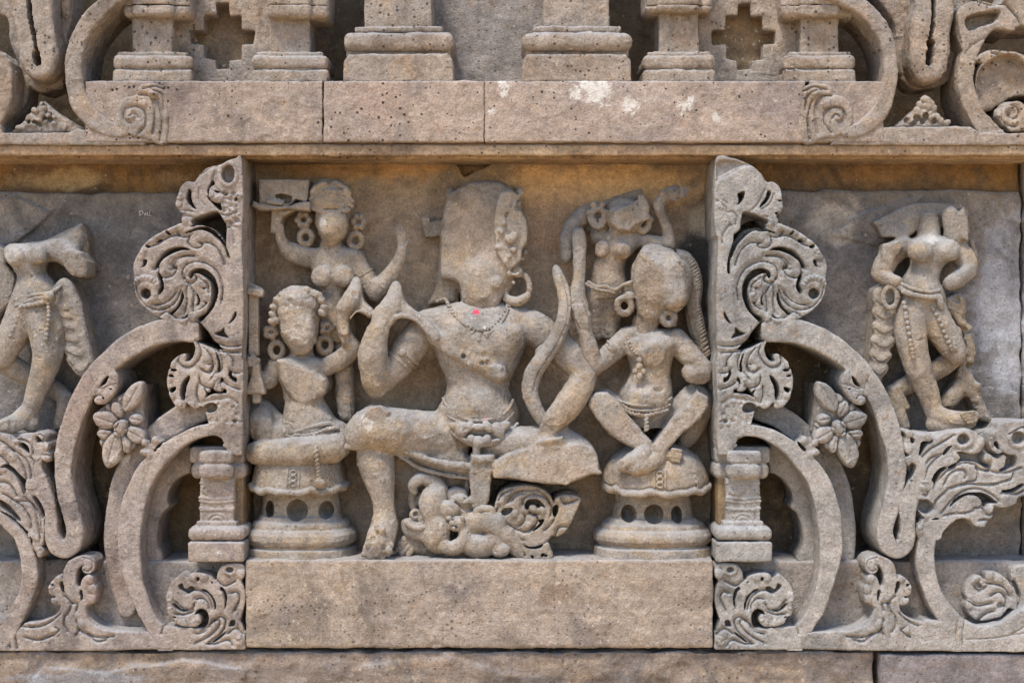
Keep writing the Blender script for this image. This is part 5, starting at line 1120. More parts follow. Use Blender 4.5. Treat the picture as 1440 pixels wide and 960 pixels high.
# ================================================================== TOP ROW: PILLAR BASES, PIERCED SCREENS, SCROLLS
UM = M['upperc']
U0, U1, U2 = Z(0, 0, 3), Z(480, 0, 3), Z(960, 0, 3)
def upillar(x, sw, bw, label, seed, big=False, cap=None):
    root = thing("pillar", label, "pillar", x, 113, 70, "pillar bases along the top row")
    v = Vol(x - bw / 2 - 8, x + bw / 2 + 8, -70, 122, 20, 124, 1.5)
    if big:
        v.box(x - sw / 2, x + sw / 2, -70, 42, 20, 92, 3); v.box(x - bw * .40, x + bw * .40, 37, 46, 20, 100, 3)
        v.box(x - bw / 2, x + bw / 2, 44, 71, 20, 114, 11); v.box(x - bw * .47, x + bw * .47, 68, 80, 20, 102, 2)
        v.prism([(x - bw / 2 + 1, 85), (x - bw / 2 + 8, 76), (x + bw / 2 - 8, 76), (x + bw / 2 - 1, 85), (x + bw / 2, 116), (x - bw / 2, 116)], 20, 116, 3)
    else:
        v.box(x - sw / 2, x + sw / 2, -30, 80, 20, 92, 3); v.box(x - bw * .44, x + bw * .44, 73, 80, 20, 98, 3)
        v.box(x - bw / 2, x + bw / 2, 77, 97, 20, 110, 7); v.box(x - bw / 2, x + bw / 2, 98, 117, 20, 112, 4)
    put(v, "shaft", UM, root, rough=(1.2, .55), chips=.9, seed=seed)
    if cap:
        v = Vol(cap[0] - 4, cap[1] + 4, -60, 34, 20, 120, 1.6)
        v.box(cap[0], cap[1], -60, cap[2], 20, 104, 8); v.box(x - sw / 2 - 2, x + sw / 2 + 2, -60, cap[2] - 1, 20, 112, 7)
        for yy in (4,): v.box(cap[0] - 2, cap[1] + 2, yy, yy + 1.6, 98, 118, .5, sub=True)
        put(v, "capital", UM, root, rough=(1.2, .55), chips=.9, seed=seed + 1)
upillar(214, 57, 112, "small worn pillar base at upper left beside the dark arched opening", 200, cap=(172, 268, 24))
upillar(407, 57, 108, "small pillar base with a diagonal crack, right of the left pierced cross", 203, cap=(374, 461, 25))
upillar(560, 96, 156, "large moulded pillar base at top centre, left of the two big ones", 206, True)
upillar(811, 92, 155, "large moulded pillar base at top centre, right of the two big ones", 208, True)
upillar(955, 56, 102, "small pillar base at top, left of the right pierced cross", 210, cap=(908, 1003, 17))
upillar(1153, 54, 100, "small worn pillar base at upper right beside the arched opening", 213, cap=(1100, 1205, 24))
for cx, x0, x1, lab, sd in ((313, 240, 384, "stone screen pierced by a stepped cross, upper left", 220), (1047, 980, 1130, "stone screen pierced by a stepped cross, upper right", 222)):
    r = Relief(x0, x1, -60, 116, 62, 1.5)
    r.add([(x0, -60), (x1, -60), (x1, 116), (x0, 116)], smooth=False)
    w1, w2, w3 = 9, 26, 45
    cy = 52
    r.cut([(cx - w1, cy - 48), (cx + w1, cy - 48), (cx + w1, cy - 29), (cx + w2, cy - 30), (cx + w2, cy - 10), (cx + w3, cy - 9), (cx + w3 - 1, cy + 11), (cx + w2, cy + 11), (cx + w2, cy + 32), (cx + w1, cy + 33), (cx + w1, cy + 53 - 8), (cx - w1, cy + 54 - 8), (cx - w1 - 1, cy + 33), (cx - w2, cy + 31), (cx - w2, cy + 11), (cx - w3, cy + 11), (cx - w3, cy - 9), (cx - w2, cy - 9), (cx - w2, cy - 30), (cx - w1, cy - 30)], smooth=False)
    o = put(r.vol(22, 2.5), "screen", UM, thing("pierced_screen", lab, "stone screen", cx, 113, 40), rough=(1.6, .6), chips=1.0, seed=sd)
# scrolls left and right
for side in (0, 1):
    sx = word[side]
    tr = (lambda P: P) if side == 0 else (lambda P: [(1363 - p[0],) + tuple(p[1:]) for p in P])
    xr = lambda a, b: (a, b) if side == 0 else (1363 - b, 1363 - a)
    r = Relief(*xr(78, 210), -50, 203, 121, 1.5)
    if side == 0: r.rib([(190, -26, 10), (160, -4, 11), (136, 16, 12), (116, 42, 12), (105, 72, 12), (103, 104, 12.5), (108, 134, 13), (122, 160, 13), (146, 178, 12), (170, 184, 9), (188, 178, 7)])
    else: r.rib([(1363 - a, b, c) for a, b, c in ((1160, -14, 10), (1190, -2, 11), (1216, 12, 11), (1238, 38, 10.5), (1251, 70, 10), (1253, 105, 10.5), (1246, 140, 11), (1230, 166, 12), (1206, 183, 10), (1188, 184, 7), (1176, 174, 6))][0:0] or [(1160, -14, 10), (1190, -2, 11), (1216, 12, 11), (1238, 38, 10.5), (1251, 70, 10), (1253, 105, 10.5), (1246, 140, 11), (1230, 166, 12), (1206, 183, 10), (1188, 184, 7), (1176, 174, 6)])
    root = thing("arch_moulding", f"curved stone arch band framing the dark opening at upper {sx}", "carving", tr([(105, 113)])[0][0], 200, 60)
    put(r.vol(20, 4), "arch_band", UM, root, rough=(1.2, .5), chips=.8, seed=226 + side)
    # worn spiral on the course face
    r = Relief(*xr(150, 240), 112, 203, 124, 1.2)
    P = tr(U0("600,580 560,575 500,540 485,490 500,430 530,405 570,395 580,365 620,350 670,355 700,390 700,600"))
    r.add(P); r.H -= 3
    for q in ("550,520 520,500 530,460 570,450 605,470 610,520 580,560", "545,490 560,480 575,495", "580,400 630,410 650,470 640,560", "640,380 680,400 690,460", "660,420 680,500 670,590", "600,375 650,365 690,380"):
        r.step(tr(U0(q)), 5, 2.6)
    for (a, b) in ((550, 490), (640, 400), (600, 440), (650, 385)): r.ball(*tr(U0(f"{a},{b}"))[0], 6, 3.5)
    root = thing("worn_scroll", f"worn spiral scroll on the upper course face at upper {sx}", "carving", tr([(200, 150)])[0][0], 200, 116)
    put(r.vol(112, 4), "scroll", UM, root, rough=(.9, .5), chips=.7, seed=228 + side)
    # hanging tongue
    if side == 0: P = U0("20,-140 40,-40 44,60 60,120 72,190 85,270 112,315 150,335 190,330 225,300 242,245 240,190 228,120 218,40 215,-140")
    else: P = U2("985,-140 985,0 968,80 962,180 962,270 985,325 1030,347 1080,335 1115,295 1130,240 1130,150 1148,40 1140,-140")
    xs = [p[0] for p in P]; r = Relief(min(xs) - 3, max(xs) + 3, -55, 120, 112, 1.5); r.add(P)
    if side == 0: r.slit(U0("118,-140 122,20 130,90 145,160 155,235 158,262"), 2.6, 80); r.slit(U0("150,225 156,262"), 5, 60); r.dome(U0(circ_s) if False else circ(44, 32, 3), -20, 2)
    else: r.slit(U2("1062,-140 1060,20 1058,90 1045,160"), 2.6, 84); r.slit(U2("1048,180 1040,262"), 5, 60)
    root = thing("hanging_loop", f"long rounded stone loop hanging at upper {sx}", "carving", sum(xs) / len(xs), 113, 60)
    put(r.vol(20, 8), "loop", UM, root, rough=(1.3, .6), chips=.9, seed=230 + side)
    # bands round the loop and the strip with its little mound
    if side == 0:
        fill = U0("-780,0 -780,609 600,612 620,600 560,590 400,570 330,540 290,560 60,560 10,560 0,520 30,470 50,400 52,320 42,260 20,230 0,215 -60,190 -200,160 -400,0")
        extra = U0("215,-140 300,-140 300,60 275,180 262,300 262,360 215,380 190,392 150,385 120,372 110,430 70,510 20,560 0,540 60,430 80,300 40,180 30,80 -30,40 -30,-140")
    else:
        fill = U2("620,612 640,590 740,560 820,520 850,535 1215,535 1250,560 2100,560 2100,612")
        extra = U2("850,-140 860,60 905,150 925,300 905,400 925,360 1000,345 1060,360 1140,330 1160,300 1165,400 1200,470 1215,530 1180,520 1100,380 1040,380 930,420 925,520 880,530 905,450 900,300 880,140 840,60 780,-140")
        extra = U2("790,-140 850,30 895,110 905,260 950,360 1010,375 1090,360 1165,290 1185,130 1200,60 1240,-140")
    xs = [p[0] for p in fill]; r = Relief(min(xs) - 3, max(xs) + 3, 0 if side == 0 else 168, 205, 117, 1.6); r.add(fill, smooth=False)
    root = thing("base_strip", f"flat stone strip with curved band along the bottom of the upper {sx} scrollwork", "carving", 0 if side == 0 else 1320, 203, 60)
    put(r.vol(20, 2), "strip", UM, root, rough=(1.2, .5), chips=.8, seed=232 + side)
    xs = [p[0] for p in extra]; r = Relief(min(xs) - 3, max(xs) + 3, -50, 190, 66, 1.8); r.add(extra)
    put(r.vol(16, 5), "back_panel", UM, root, rough=(1.5, .6), chips=.9, seed=234 + side)
    v = Vol(*((10, 125) if side == 0 else (1240, 1350)), 130, 190, 60, 124, 1.3)
    tri = U0("35,562 90,515 130,470 180,425 230,470 290,510 345,555 345,562") if side == 0 else U2("885,540 960,480 1010,440 1028,395 1050,430 1085,490 1130,535 1130,540")
    v.prism(tri, 60, 106, 5); cx_ = sum(p[0] for p in tri) / len(tri)
    random.seed(side + 40)
    for i in range(46):
        t = random.random() ** .7; hw_ = 46 * t; y = (144 if side == 0 else 138) + 38 * t; x = (61 if side == 0 else 1301) + random.uniform(-hw_, hw_) * .8
        v.ell(x, y, 104, random.uniform(3, 6.5), random.uniform(3, 5.5), 6, random.uniform(0, 90), 1.5, sub=random.random() < .25)
    root = thing("carved_mound", ("small knobbly triangular mound at upper left" if side == 0 else "small knobbly triangular mound at upper right"), "carving", cx_, 184, 90)
    put(v, "mound", UM, root, rough=(1, .6), chips=1, seed=236 + side)
# right hand extra scroll and the left hand disc
r = Relief(1340, 1560, -50, 203, 114, 1.5)
r.rib([(1440, -20, 10), (1420, 6, 10), (1398, 26, 10), (1378, 50, 10), (1365, 75, 10), (1359, 105, 11), (1362, 132, 11.5), (1372, 158, 12), (1388, 180, 14), (1410, 196, 9)])
r.add(U2("1160,80 1185,20 1260,0 1340,20 1440,-30 1800,-60 1800,100 1440,110 1400,130 1330,120 1280,140 1240,200 1190,210")); r.cut(U2("1200,72 1290,48 1342,45 1325,92 1262,112 1206,126"), to=88, r=2); r.add(U2("1235,250 1300,212 1370,220 1420,260 1440,300 1500,330 1800,330 1800,420 1440,345 1400,300 1340,262 1280,268")); r.step(U2("1350,10 1400,60 1440,130"), 5, 3); r.step(U2("1230,0 1300,25 1360,20"), 5, 3); r.step(U2("1300,225 1370,245 1430,300"), 5, 3); r.groove(U2("1185,230 1240,180 1320,150 1420,140"), 2, 3)
r.add([(p[0], p[1]) for p in spiral(1425, 160, 20, 20, 0, 330, 14)]); r.rib([(1425, 178, 7), (1445, 172, 8), (1470, 150, 9), (1500, 140, 9)]); r.dimple(1421, 158, 8, 8)
r.step(spiral(1424, 160, 18, 3, 60, 520, 24), 5, 4)
r.add([(1375, 100), (1400, 78), (1430, 74), (1470, 90), (1560, 100), (1560, 150), (1450, 130), (1400, 150), (1380, 150)]); r.cut([(1374, 108), (1392, 84), (1420, 74), (1440, 84), (1470, 110), (1560, 120), (1560, 150), (1440, 140), (1400, 165), (1380, 150)], to=96, r=3)
r.cut([(1374, 108), (1392, 112), (1560, 112), (1560, 150), (1440, 140), (1404, 150), (1384, 150)], to=104, r=3)
put(r.vol(20, 2.5), "arch_band", UM, thing("arch_moulding", "curved stone band and snail curl at the far upper right corner", "carving", 1400, 200, 60), rough=(1.3, .6), chips=.9, seed=240)
r = Relief(-120, 20, -50, 203, 116, 1.6)
r.add([(-120, 60), (-60, 55), (-20, 64), (4, 80), (15, 104), (17, 130), (8, 158), (-4, 176), (-30, 190), (-120, 195)])
r.step(spiral(-25, 125, 34, 8, -60, 400, 20), 6, 5)
put(r.vol(20, 5), "disc", UM, thing("worn_scroll", "smooth rounded disc of a scroll cut by the upper left edge", "carving", 0, 190, 60), rough=(1.3, .6), chips=.9, seed=242)
v = Vol(62, 105, -60, 40, 20, 112, 1.6); v.chain([(98, 34, 60, 4), (92, 10, 70, 7), (100, -30, 70, 9), (120, -60, 70, 9)], 2); 
put(v, "leaf", UM, thing("leaf_carving", "small twisted leaf between loop and arch at upper left", "carving", 92, 34, 60), rough=(1.3, .6), chips=.9, seed=244)

# ================================================================== FLANKING FIGURES AND THE FOLIAGE UNDER THEM
A9, B1 = F(0, 280, 2.667), F(1200, 260, 2.525)
root = thing("stone_figure", "headless cross-legged standing figure with rope belt at the left edge", "statue", 40, 605, 40)
v = Vol(-60, 130, 305, 615, 10, 118, 1.4)
v.loft([(343, 14, 70, 50, 20), (349, 8, 74, 56, 25), (360, 8, 70, 60, 28), (372, 16, 66, 60, 25), (385, 24, 66, 60, 24), (396, 24, 76, 60, 26), (408, 20, 84, 60, 30), (420, 16, 86, 60, 32), (434, 14, 86, 58, 32), (446, 16, 84, 56, 28)], 3)
v.ell(22, 361, 84, 14, 13, 11, 0, 3); v.ell(52, 358, 84, 14, 13, 11, 0, 3); v.shave((18, 358, 93), (-.4, -.2, 1), 14, 3); v.shave((56, 354, 93), (.2, -.4, 1), 14, 3)
v.prism(A9("60,170 170,150 300,88 325,130 330,240 318,290 240,250 190,190 100,190"), 10, 56, 8, 4)
v.prism(A9("185,170 260,120 300,90 310,150 300,200 250,215"), 30, 66, 9, 5, tilt=(0, .2))
v.prism(A9("228,195 262,185 300,200 322,235 318,285 292,292 262,282 240,255 232,225"), 30, 92, 4, 3, tilt=(-.2, -.2))
v.chain([(64, 354, 58, 14), (84, 352, 62, 15), (100, 362, 66, 14)], 4)
v.prism([(-50, 340), (-5, 340), (10, 352), (8, 372), (22, 395), (16, 425), (-4, 450), (-50, 470)], 10, 52, 6, 3)
v.chain([(58, 438, 66, 26), (66, 465, 72, 24), (68, 492, 76, 21), (62, 520, 76, 17), (52, 550, 74, 14), (44, 574, 72, 12)], 4)
v.chain([(36, 436, 62, 24), (24, 462, 66, 21), (10, 488, 70, 18), (2, 505, 72, 15)], 4)
v.chain([(2, 505, 64, 14), (16, 514, 56, 15), (36, 526, 46, 14), (60, 538, 40, 13), (80, 550, 40, 12), (92, 560, 44, 10)], 3)
v.chain([(40, 578, 74, 12), (26, 592, 82, 12), (10, 600, 90, 11), (-2, 602, 92, 7)], 3, zs=.8); v.chain([(44, 585, 70, 12), (44, 596, 72, 12)], 2)
for i in range(4): v.chain([(10, 592 + i * 3.4, 98, 3), (-2 + i, 596 + i * 3, 98, 2.6)], .6)
v.chain([(92, 560, 46, 11), (88, 580, 50, 9), (82, 598, 52, 6)], 3); v.chain([(96, 560, 48, 7), (94, 590, 50, 4)], 2)
v.ell(45, 389, 84, 1.8, 2, 3, 0, .5, sub=True)
for P in (((52, 462, 92), (66, 468, 98), (84, 463, 88)), ((50, 500, 92), (66, 506, 98), (84, 500, 90)), ((14, 470, 82), (24, 478, 86), (36, 476, 84))): v.chain([(*p, 1) for p in P], .5, sub=True)
put(v, "body", FM, root, rough=(.8, .45), chips=.6, seed=300)
def drape(v, outline, h0, h1, folds, r=7):
    v.prism(outline, h0, h1, r, 2, smooth=True)
    for P in folds: v.chain([(*p[:2], h1 - 4, 4.2) for p in P], 6); v.chain([(p[0], p[1] + 4, h1 + .5, 1) for p in P], 1, sub=True)
v = Vol(50, 132, 380, 540, 10, 104, 1.3)
drape(v, A9("205,330 235,300 262,310 285,360 305,420 335,560 345,620 320,660 300,668 270,625 262,600 240,560 228,500 232,460 205,420 190,380"), 10, 74,
      [A9(q) for q in ("240,310 270,360 265,400 230,410 200,395", "265,330 295,400 270,440 220,430", "275,400 300,440 280,480 235,470", "290,440 310,500 290,530 240,520", "300,490 325,560 295,580 245,560", "310,550 335,610 300,640 262,600", "230,320 200,350 180,350")])
put(v, "skirt_folds", FM, root, rough=(.7, .4), chips=.4, seed=301)
v = Vol(10, 92, 395, 500, 50, 112, 1.15)
hh = lambda x: 92 - ((x - 48) / 40) ** 2 * 18
for q, t in (("55,380 120,360 190,350 235,320", 2.4), ("60,400 130,375 190,370", 3.2)): v.chain([(*p[:2], hh(p[0]), t) for p in A9(q)], .6)
v.rope([(*p[:2], hh(p[0]) + 2) for p in A9("75,405 130,395 185,378")], 3.4, 4.5); v.rope([(*p[:2], hh(p[0])) for p in A9("75,388 130,380 180,362")], 2.4, 4)
v.ell(68, 416, 94, 8, 6, 5, -30, 1); v.bead([(*p[:2], h) for p, h in zip(A9("180,390 182,430 178,480 172,530"), (92, 96, 99, 99))], 3, 4.5); v.bead([(*p[:2], h) for p, h in zip(A9("80,410 60,460 35,520"), (84, 86, 88))], 2.6, 4.5)
put(v, "belt", FM, root, rough=(.3, .35), seed=302)

root = thing("stone_figure", "standing cross-legged stone figure on the right flank with a broken head slab", "statue", 1310, 600, 40)
v = Vol(1222, 1400, 275, 612, 10, 118, 1.4)
v.loft([(333, 1288, 1326, 54, 18), (340, 1276, 1346, 58, 24), (350, 1276, 1348, 60, 28), (364, 1280, 1338, 60, 26), (376, 1278, 1326, 60, 23), (386, 1272, 1322, 60, 24), (398, 1266, 1322, 60, 28), (412, 1262, 1328, 60, 32), (426, 1260, 1330, 58, 31), (438, 1262, 1326, 56, 28)], 3)
v.ell(1294, 354, 84, 17, 15, 13, 0, 3); v.ell(1334, 352, 82, 16, 15, 12, 0, 3); v.shave((1340, 346, 92), (.5, -.2, 1), 14, 3)
v.loft([(300, 1294, 1320, 48, 14), (318, 1290, 1322, 52, 17), (330, 1290, 1322, 54, 18), (340, 1286, 1326, 54, 18)], 3)
v.prism(B1("75,130 160,85 240,58 330,60 392,64 412,90 410,170 380,175 335,160 268,140 225,158 215,172 180,190 105,185"), 10, 50, 4, 2, tilt=(.05, .4))
v.chain([(1336, 300, 70, 11), (1338, 318, 72, 10), (1340, 336, 66, 12)], 3); v.prism(B1("365,110 395,75 410,130 412,200 385,190 368,160"), 20, 80, 4, 3)
v.chain([(1272, 346, 54, 14), (1254, 358, 58, 14), (1243, 374, 62, 14), (1238, 384, 62, 12)], 4); v.prism(B1("110,210 165,195 180,220 140,280 100,270"), 40, 78, 4, 3); v.chain([(1240, 386, 64, 11), (1252, 394, 76, 9), (1262, 396, 80, 7)], 3)
v.chain([(1346, 352, 58, 15), (1358, 368, 62, 14), (1360, 382, 66, 12)], 4); v.chain([(1362, 380, 70, 11), (1348, 392, 78, 11), (1336, 398, 78, 10)], 3); v.chain([(1366, 340, 44, 4), (1369, 360, 44, 5), (1362, 376, 48, 5)], 1)
v.chain([(1282, 436, 66, 24), (1280, 465, 72, 22), (1284, 492, 76, 19), (1294, 525, 76, 17), (1306, 555, 74, 14), (1312, 576, 72, 12)], 4)
v.chain([(1308, 436, 64, 22), (1322, 462, 68, 20), (1338, 486, 72, 17), (1344, 500, 74, 13)], 4)
v.chain([(1346, 500, 66, 12), (1330, 512, 58, 13), (1308, 524, 48, 13), (1282, 538, 42, 13), (1262, 548, 42, 12)], 3); v.chain([(1254, 552, 46, 12), (1262, 575, 50, 10), (1272, 598, 54, 7)], 3); v.chain([(1262, 545, 54, 4), (1276, 572, 54, 4)], 1)
v.chain([(1316, 582, 76, 13), (1336, 588, 84, 11), (1356, 588, 90, 9), (1372, 584, 92, 6)], 3, zs=.8); v.chain([(1314, 596, 74, 12), (1340, 600, 80, 10), (1366, 594, 84, 7)], 3)
for i in range(4): v.chain([(1352 + i * 3, 582 + i * 4, 98, 2.6), (1370 + i * 1, 579 + i * 4, 98, 2.4)], .5)
for P in (((1268, 474, 92), (1282, 480, 97), (1300, 476, 90)), ((1310, 462, 86), (1324, 470, 88), (1336, 462, 82)), ((1318, 505, 72), (1326, 514, 72), (1334, 518, 68))): v.chain([(*p, 1) for p in P], .5, sub=True)
v.ell(1300, 389, 86, 2, 2, 3, 0, .5, sub=True)
put(v, "body", FM, root, rough=(.8, .45), chips=.6, seed=304)
v = Vol(1222, 1270, 395, 545, 10, 104, 1.3)
drape(v, B1("85,365 150,345 160,420 150,480 145,560 130,600 115,660 100,700 80,690 62,640 70,560 78,470 72,400"), 10, 70,
      [B1(q) for q in ("80,400 110,420 150,400", "78,450 110,470 150,450", "75,500 105,520 145,505", "72,550 105,570 140,555", "70,600 95,620 125,605", "68,650 90,665 112,650")])
ring(v, 1252, 418, 80, 10, 15, 3.6)
put(v, "skirt_folds", FM, root, rough=(.7, .4), chips=.4, seed=305)
v = Vol(1322, 1402, 395, 605, 10, 96, 1.4)
v.prism(B1("330,400 380,380 405,400 400,470 430,530 440,600 425,660 460,740 495,830 490,845 450,830 425,760 400,750 370,780 350,800 322,790 340,740 375,690 388,600 400,530 370,480 330,430"), 10, 70, 8, 2); lumps(v, (1342, 1364, 420, 500), 66, 14, 4, 8, 4, .5, 17); lumps(v, (1360, 1375, 500, 570), 66, 10, 3, 7, 4, .5, 18)
put(v, "trailing_cloth", FM, root, rough=(1.2, .6), chips=.9, seed=306)
v = Vol(1252, 1350, 385, 510, 50, 112, 1.15)
hh = lambda x: 93 - ((x - 1294) / 38) ** 2 * 16
for q, t in (("145,335 200,365 260,380 305,375", 2.4), ("150,355 200,385 260,398 305,392", 3)): v.chain([(*p[:2], hh(p[0]), t) for p in B1(q)], .6)
v.rope([(*p[:2], hh(p[0]) + 2) for p in B1("175,380 220,392 270,400 310,400")], 3.4, 4.5); v.ell(1322, 425, 88, 5, 11, 5, -10, 1)
v.bead([(*p[:2], h) for p, h in zip(B1("180,420 190,480 200,540 215,620"), (92, 95, 98, 97))], 3.6, 4.5); v.bead([(*p[:2], h) for p, h in zip(B1("275,430 305,480 330,540 350,585"), (86, 90, 90, 90))], 3, 4.5)
put(v, "belt", FM, root, rough=(.4, .4), seed=307)

# ---- left foliage
r = Relief(-70, 78, 600, 775, HF, 1.1)
r.add(T7("-420,60 -200,40 0,105 60,125 105,160 150,130 200,135 230,150 250,110 310,92 355,112 366,145 358,170 385,185 392,220 380,245 404,270 404,315 375,340 345,325 325,310 295,330 290,370 315,450 330,500 350,580 352,960 300,1000 262,960 215,890 200,880 150,830 80,770 0,728 -200,700 -420,720"))
r.cut(T7("0,385 40,350 95,370 135,410 170,450 205,480 212,530 190,600 165,540 130,470 80,420 30,380"), to=66, r=2); r.cut(T7("145,190 180,180 215,205 235,245 225,275 195,250 165,225"), to=74, r=1.5); r.cut(T7("-20,640 20,650 80,690 130,750 160,800 120,790 60,740 0,690")); r.cut(T7("290,135 310,145 325,165 295,180")); r.cut(T7("255,610 290,620 330,690 350,760 330,780 300,700"))
for q in ("0,170 80,230 150,320 190,400 205,470", "60,230 130,260 210,330 240,420 240,470", "240,300 275,360 280,450", "110,160 170,160 240,200 260,280", "320,120 350,140 330,170 300,160", "20,590 100,640 180,700 235,790 240,860", "140,650 230,660 280,740 300,860 310,940", "190,620 260,680 310,790 320,900", "0,500 40,500 90,540 130,610", "330,310 360,280 400,290", "-200,300 -100,260 0,290 60,350", "-200,500 -100,470 0,440"):
    r.step(T7(q), 4.5, 2.8)
for (a, b) in ((350, 130), (375, 210), (385, 290), (330, 330), (20, 380), (250, 930), (130, 145), (40, 240), (100, 290)): r.ball(*T7(f"{a},{b}"), 7, 3) if False else r.ball(*T7(f"{a},{b}")[0], 7, 3)
r.rib([(-80, 722, 8), (-40, 716, 8), (-10, 722, 8), (8, 735, 8), (22, 748, 8), (31, 764, 9), (38, 785, 10)])
r.rib([(42, 790, 12), (44, 800, 10)])
def fuller(r, P, h):
    F0 = r.F.copy(); r.add(P, k=3); t = np.clip(F0 / 2.0 + .5, 0, 1); r.H = r.H * (1 - t) + h * t
fuller(r, T7("-420,70 0,112 250,112 380,190 395,300 315,380 345,580 345,940 300,980 200,870 0,728 -420,715"), 90)
root = thing("leaf_scroll", "curling foliage carved beneath the left flanking figure's feet", "carving", 20, 770, 60)
put(r.vol(8, 3), "leaf", M['carvedL'], root, rough=(.5, .3), chips=.4, seed=310)
r = Relief(-80, 66, 735, 905, HF)
r.rib([(10, 738, 7), (24, 750, 8), (34, 768, 9), (40, 790, 11), (41, 812, 11.5), (37, 832, 11), (29, 851, 11), (19, 872, 12), (4, 895, 14), (-20, 905, 16)])
r.add(T8("215,0 250,-10 300,0 318,60 325,100 350,130 350,165 325,190 300,185 280,150 262,120 235,60")); r.cut(T8("235,30 250,20 260,70 250,100 240,70"), to=60, r=1)
for (a, b) in ((300, 30), (325, 130), (320, 170)): r.ball(*T8(f"{a},{b}")[0], 5, 3)
root = thing("arch_moulding", "plain curved band rising from the base strip at the lower left edge", "carving", 40, 880, 60)
put(r.vol(60, 3), "arch_band", M['carvedL'], root, rough=(.9, .4), chips=.4, seed=312)
# ---- right foliage (traced)
R7, R8 = Z(1200, 590, 5.646), Z(1200, 750, 5.646)
r = Relief(1268, 1530, 590, 775, HF, 1.1)
r.add(R7("395,90 440,75 500,105 540,115 580,108 625,125 635,165 600,190 640,150 700,115 780,85 860,70 930,70 1000,110 1040,150 1040,215 1000,265 930,275 860,255 830,262 850,300 825,345 800,380 760,375 860,330 960,330 1010,350 1060,380 1090,370 1035,330 1040,275 1080,265 1135,300 1190,270 1225,300 1220,360 1170,405 1280,370 1290,290 1240,285 1190,265 1140,275 1080,225 1065,165 1080,100 1140,75 1180,20 1300,5 1500,20 1700,60 1700,640 1355,610 1300,670 1220,700 1130,700 1130,740 1085,800 1050,850 1010,858 960,845 920,800 850,790 780,825 720,900 690,960 540,960 505,920 500,850 520,800 560,780 545,770 500,700 560,740 600,745 640,690 590,640 560,640 490,635 465,680 462,760 470,960 300,960 290,880 320,940 370,900 365,780 352,720 345,650 365,590 430,500 480,430 495,370 465,345 445,370 410,350 400,300 440,280 405,250 400,180 415,130"))
for q in ("455,140 485,150 480,190 455,175", "545,180 590,170 640,175 600,190 560,250 525,300 530,230", "710,270 740,225 790,200 770,230 730,280", "612,550 620,480 660,410 720,375 745,385 700,430 660,510 630,550", "1130,280 1145,305 1160,290", "1155,400 1200,370 1220,300 1280,295 1240,370 1190,410", "1175,565 1260,545 1340,505 1360,520 1300,565 1230,585", "760,700 800,640 870,590 960,575 1060,590 1130,640 1150,665 1080,670 1045,700 1000,620 920,600 840,640", "600,880 605,820 640,785 680,780 660,820 620,860", "1120,190 1140,170 1160,230 1145,235", "500,800 545,790 525,830"):
    r.cut(R7(q), to=74, r=1.6)
r.cut(R7("290,880 300,800 335,720 362,790 370,870 345,920 310,920"))
for q in ("540,300 600,240 700,180 800,120", "520,440 560,370 620,300 700,270", "560,470 600,370 680,290", "640,540 700,450 780,380 880,340 960,350", "720,510 760,440 820,400 880,400 905,440 890,465", "900,490 970,480 990,420 975,370", "980,380 1040,400 1085,390 1080,340 1050,350", "640,720 660,640 720,580 780,530 900,500", "700,740 780,640 880,560 1000,545 1100,590 1160,640", "780,540 900,510 1100,510 1250,470 1270,430", "1180,580 1290,590 1355,560", "960,700 1010,690 1040,640 1000,600", "1030,700 1060,750 1110,740 1120,700", "720,760 800,740 880,740 950,720", "1000,800 1040,790 1100,800", "520,560 580,600 590,560 570,510", "1240,110 1340,60 1450,60", "1060,400 1200,420 1330,380", "450,480 500,500 590,510"):
    r.step(R7(q)[::-1], 4.5, 2.6)
x, y = R7("870,155")[0]; r.ridge(circ(x, y, 11, 10) + [circ(x, y, 11, 10)[0]], 4.5, 4); r.dome(circ(x, y, 8, 7.5), -14, 2); r.ridge([R7(q)[0] for q in ("800,200", "840,240", "900,260", "960,245", "1000,200", "1020,150")], 4, 2)
x, y = R7("1310,145")[0]; r.ridge(circ(x, y, 12, 11) + [circ(x, y, 12, 11)[0]], 4.5, 3); r.dome(circ(x, y, 9.5, 9), -12, 2)
for (a, b) in ((440, 100), (600, 130), (430, 230), (430, 320), (1030, 180), (1090, 120), (1080, 180), (1150, 250), (830, 280), (770, 340), (1060, 300), (560, 760), (520, 830), (520, 880), (1080, 720), (1090, 780), (1010, 840), (560, 520)): r.ball(*R7(f"{a},{b}")[0], 7, 3)
for i in range(22): r.ball(*R7(f"{790 + i * 21},{530 - i * 1.2 - 20 * math.sin(i / 7)}")[0], 1.8, 1.6)
fuller(r, R7("405,110 625,110 860,80 1000,130 1100,110 1700,40 1700,620 1355,600 1220,690 1100,760 1040,840 930,780 850,780 720,890 680,960 560,940 500,870 520,800 480,700 480,450 410,300"), 88)
root = thing("leaf_scroll", "dense curling foliage with a ring eye beneath the right flanking figure", "carving", 1330, 770, 60)
put(r.vol(12, 3), "leaf", M['carved'], root, rough=(.5, .3), chips=.4, seed=314)
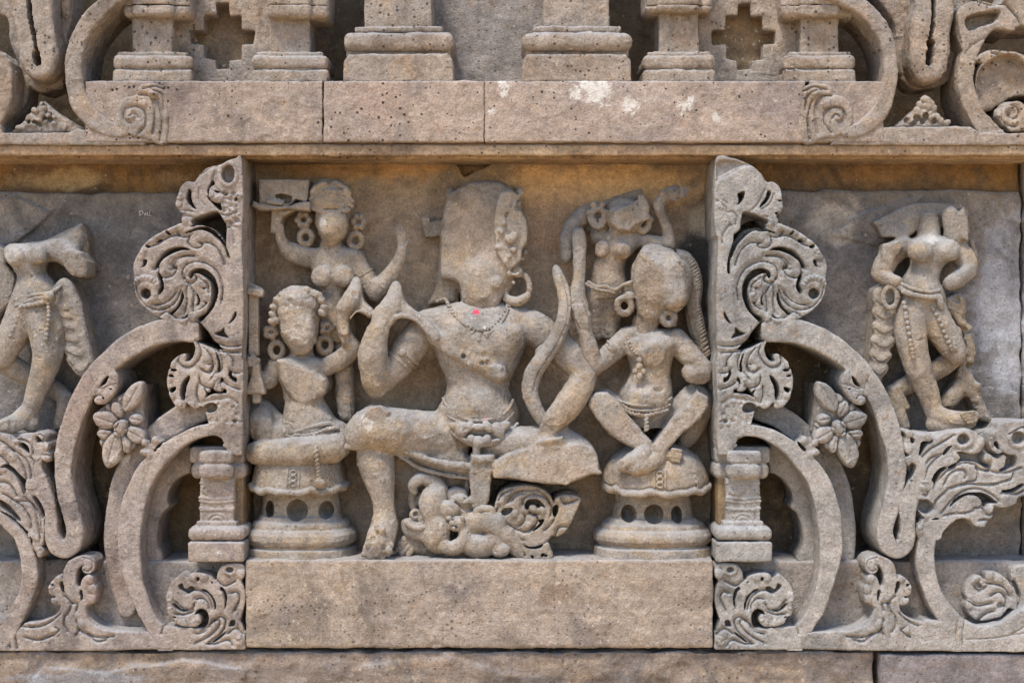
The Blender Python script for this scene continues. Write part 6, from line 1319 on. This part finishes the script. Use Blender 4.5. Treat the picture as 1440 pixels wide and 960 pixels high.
r = Relief(1285, 1530, 735, 912, HF)
r.rib([(1345, 700, 10), (1334, 715, 10), (1322, 728, 11), (1310, 745, 12), (1303, 765, 12.5), (1302, 790, 12.5), (1306, 815, 12.5), (1314, 838, 12.5), (1326, 858, 13), (1342, 878, 15), (1362, 897, 16)])
r.add(R8("560,700 640,690 900,700 1000,735 1200,700 1355,600 1500,560 1700,560 1700,915 500,915"))
for q in ("830,690 820,790 825,880", "890,680 865,800 870,880"): r.groove(R8(q), 2, 3.5)
for q in ("900,840 1100,830 1355,790", "1250,800 1330,760 1355,740"): r.groove(R8(q), 2, 2.5)
root = thing("arch_moulding", "plain curved band and carved base strip at the lower right edge", "carving", 1320, 912, 60)
put(r.vol(60, 3), "arch_band", M['carved'], root, rough=(.9, .4), chips=.4, seed=316)
r = Relief(1350, 1480, 790, 895, 94, 1.1)
r.add(R8("960,345 1010,338 1050,370 1050,310 1110,300 1170,320 1240,380 1270,430 1255,330 1265,280 1310,250 1400,250 1500,300 1500,600 1355,640 1300,720 1200,760 1290,640 1240,590 1180,650 1100,680 1000,692 940,660 900,610 890,560 905,520 885,480 900,420"))
for q in ("1050,420 1000,450 975,410 1000,390", "1060,400 1180,420 1240,500", "910,540 980,580 1050,570 1100,560", "1100,500 1160,470 1210,520 1200,580", "1270,380 1300,440 1320,520 1310,560", "1000,690 1060,640 1130,620", "1300,660 1310,700 1270,740"): r.step(R8(q), 6, 4)
for (a, b) in ((960, 370), (1080, 330), (1150, 360), (910, 560), (960, 650), (1150, 640), (1230, 440)): r.ball(*R8(f"{a},{b}")[0], 7, 3)
r.cut(R8("1265,385 1290,375 1330,470 1325,520 1290,460"), to=80, r=1); r.cut(R8("980,400 1010,395 1030,425 1005,440"), to=86, r=1); r.ball(*R8("1170,570")[0], 5, -6)
root = thing("leaf_scroll", "pale coiled leaf on the plinth band at the lower right edge", "carving", 1400, 890, 74)
put(r.vol(70, 2.5), "leaf", M['carved'], root, rough=(.5, .35), chips=.5, seed=318)
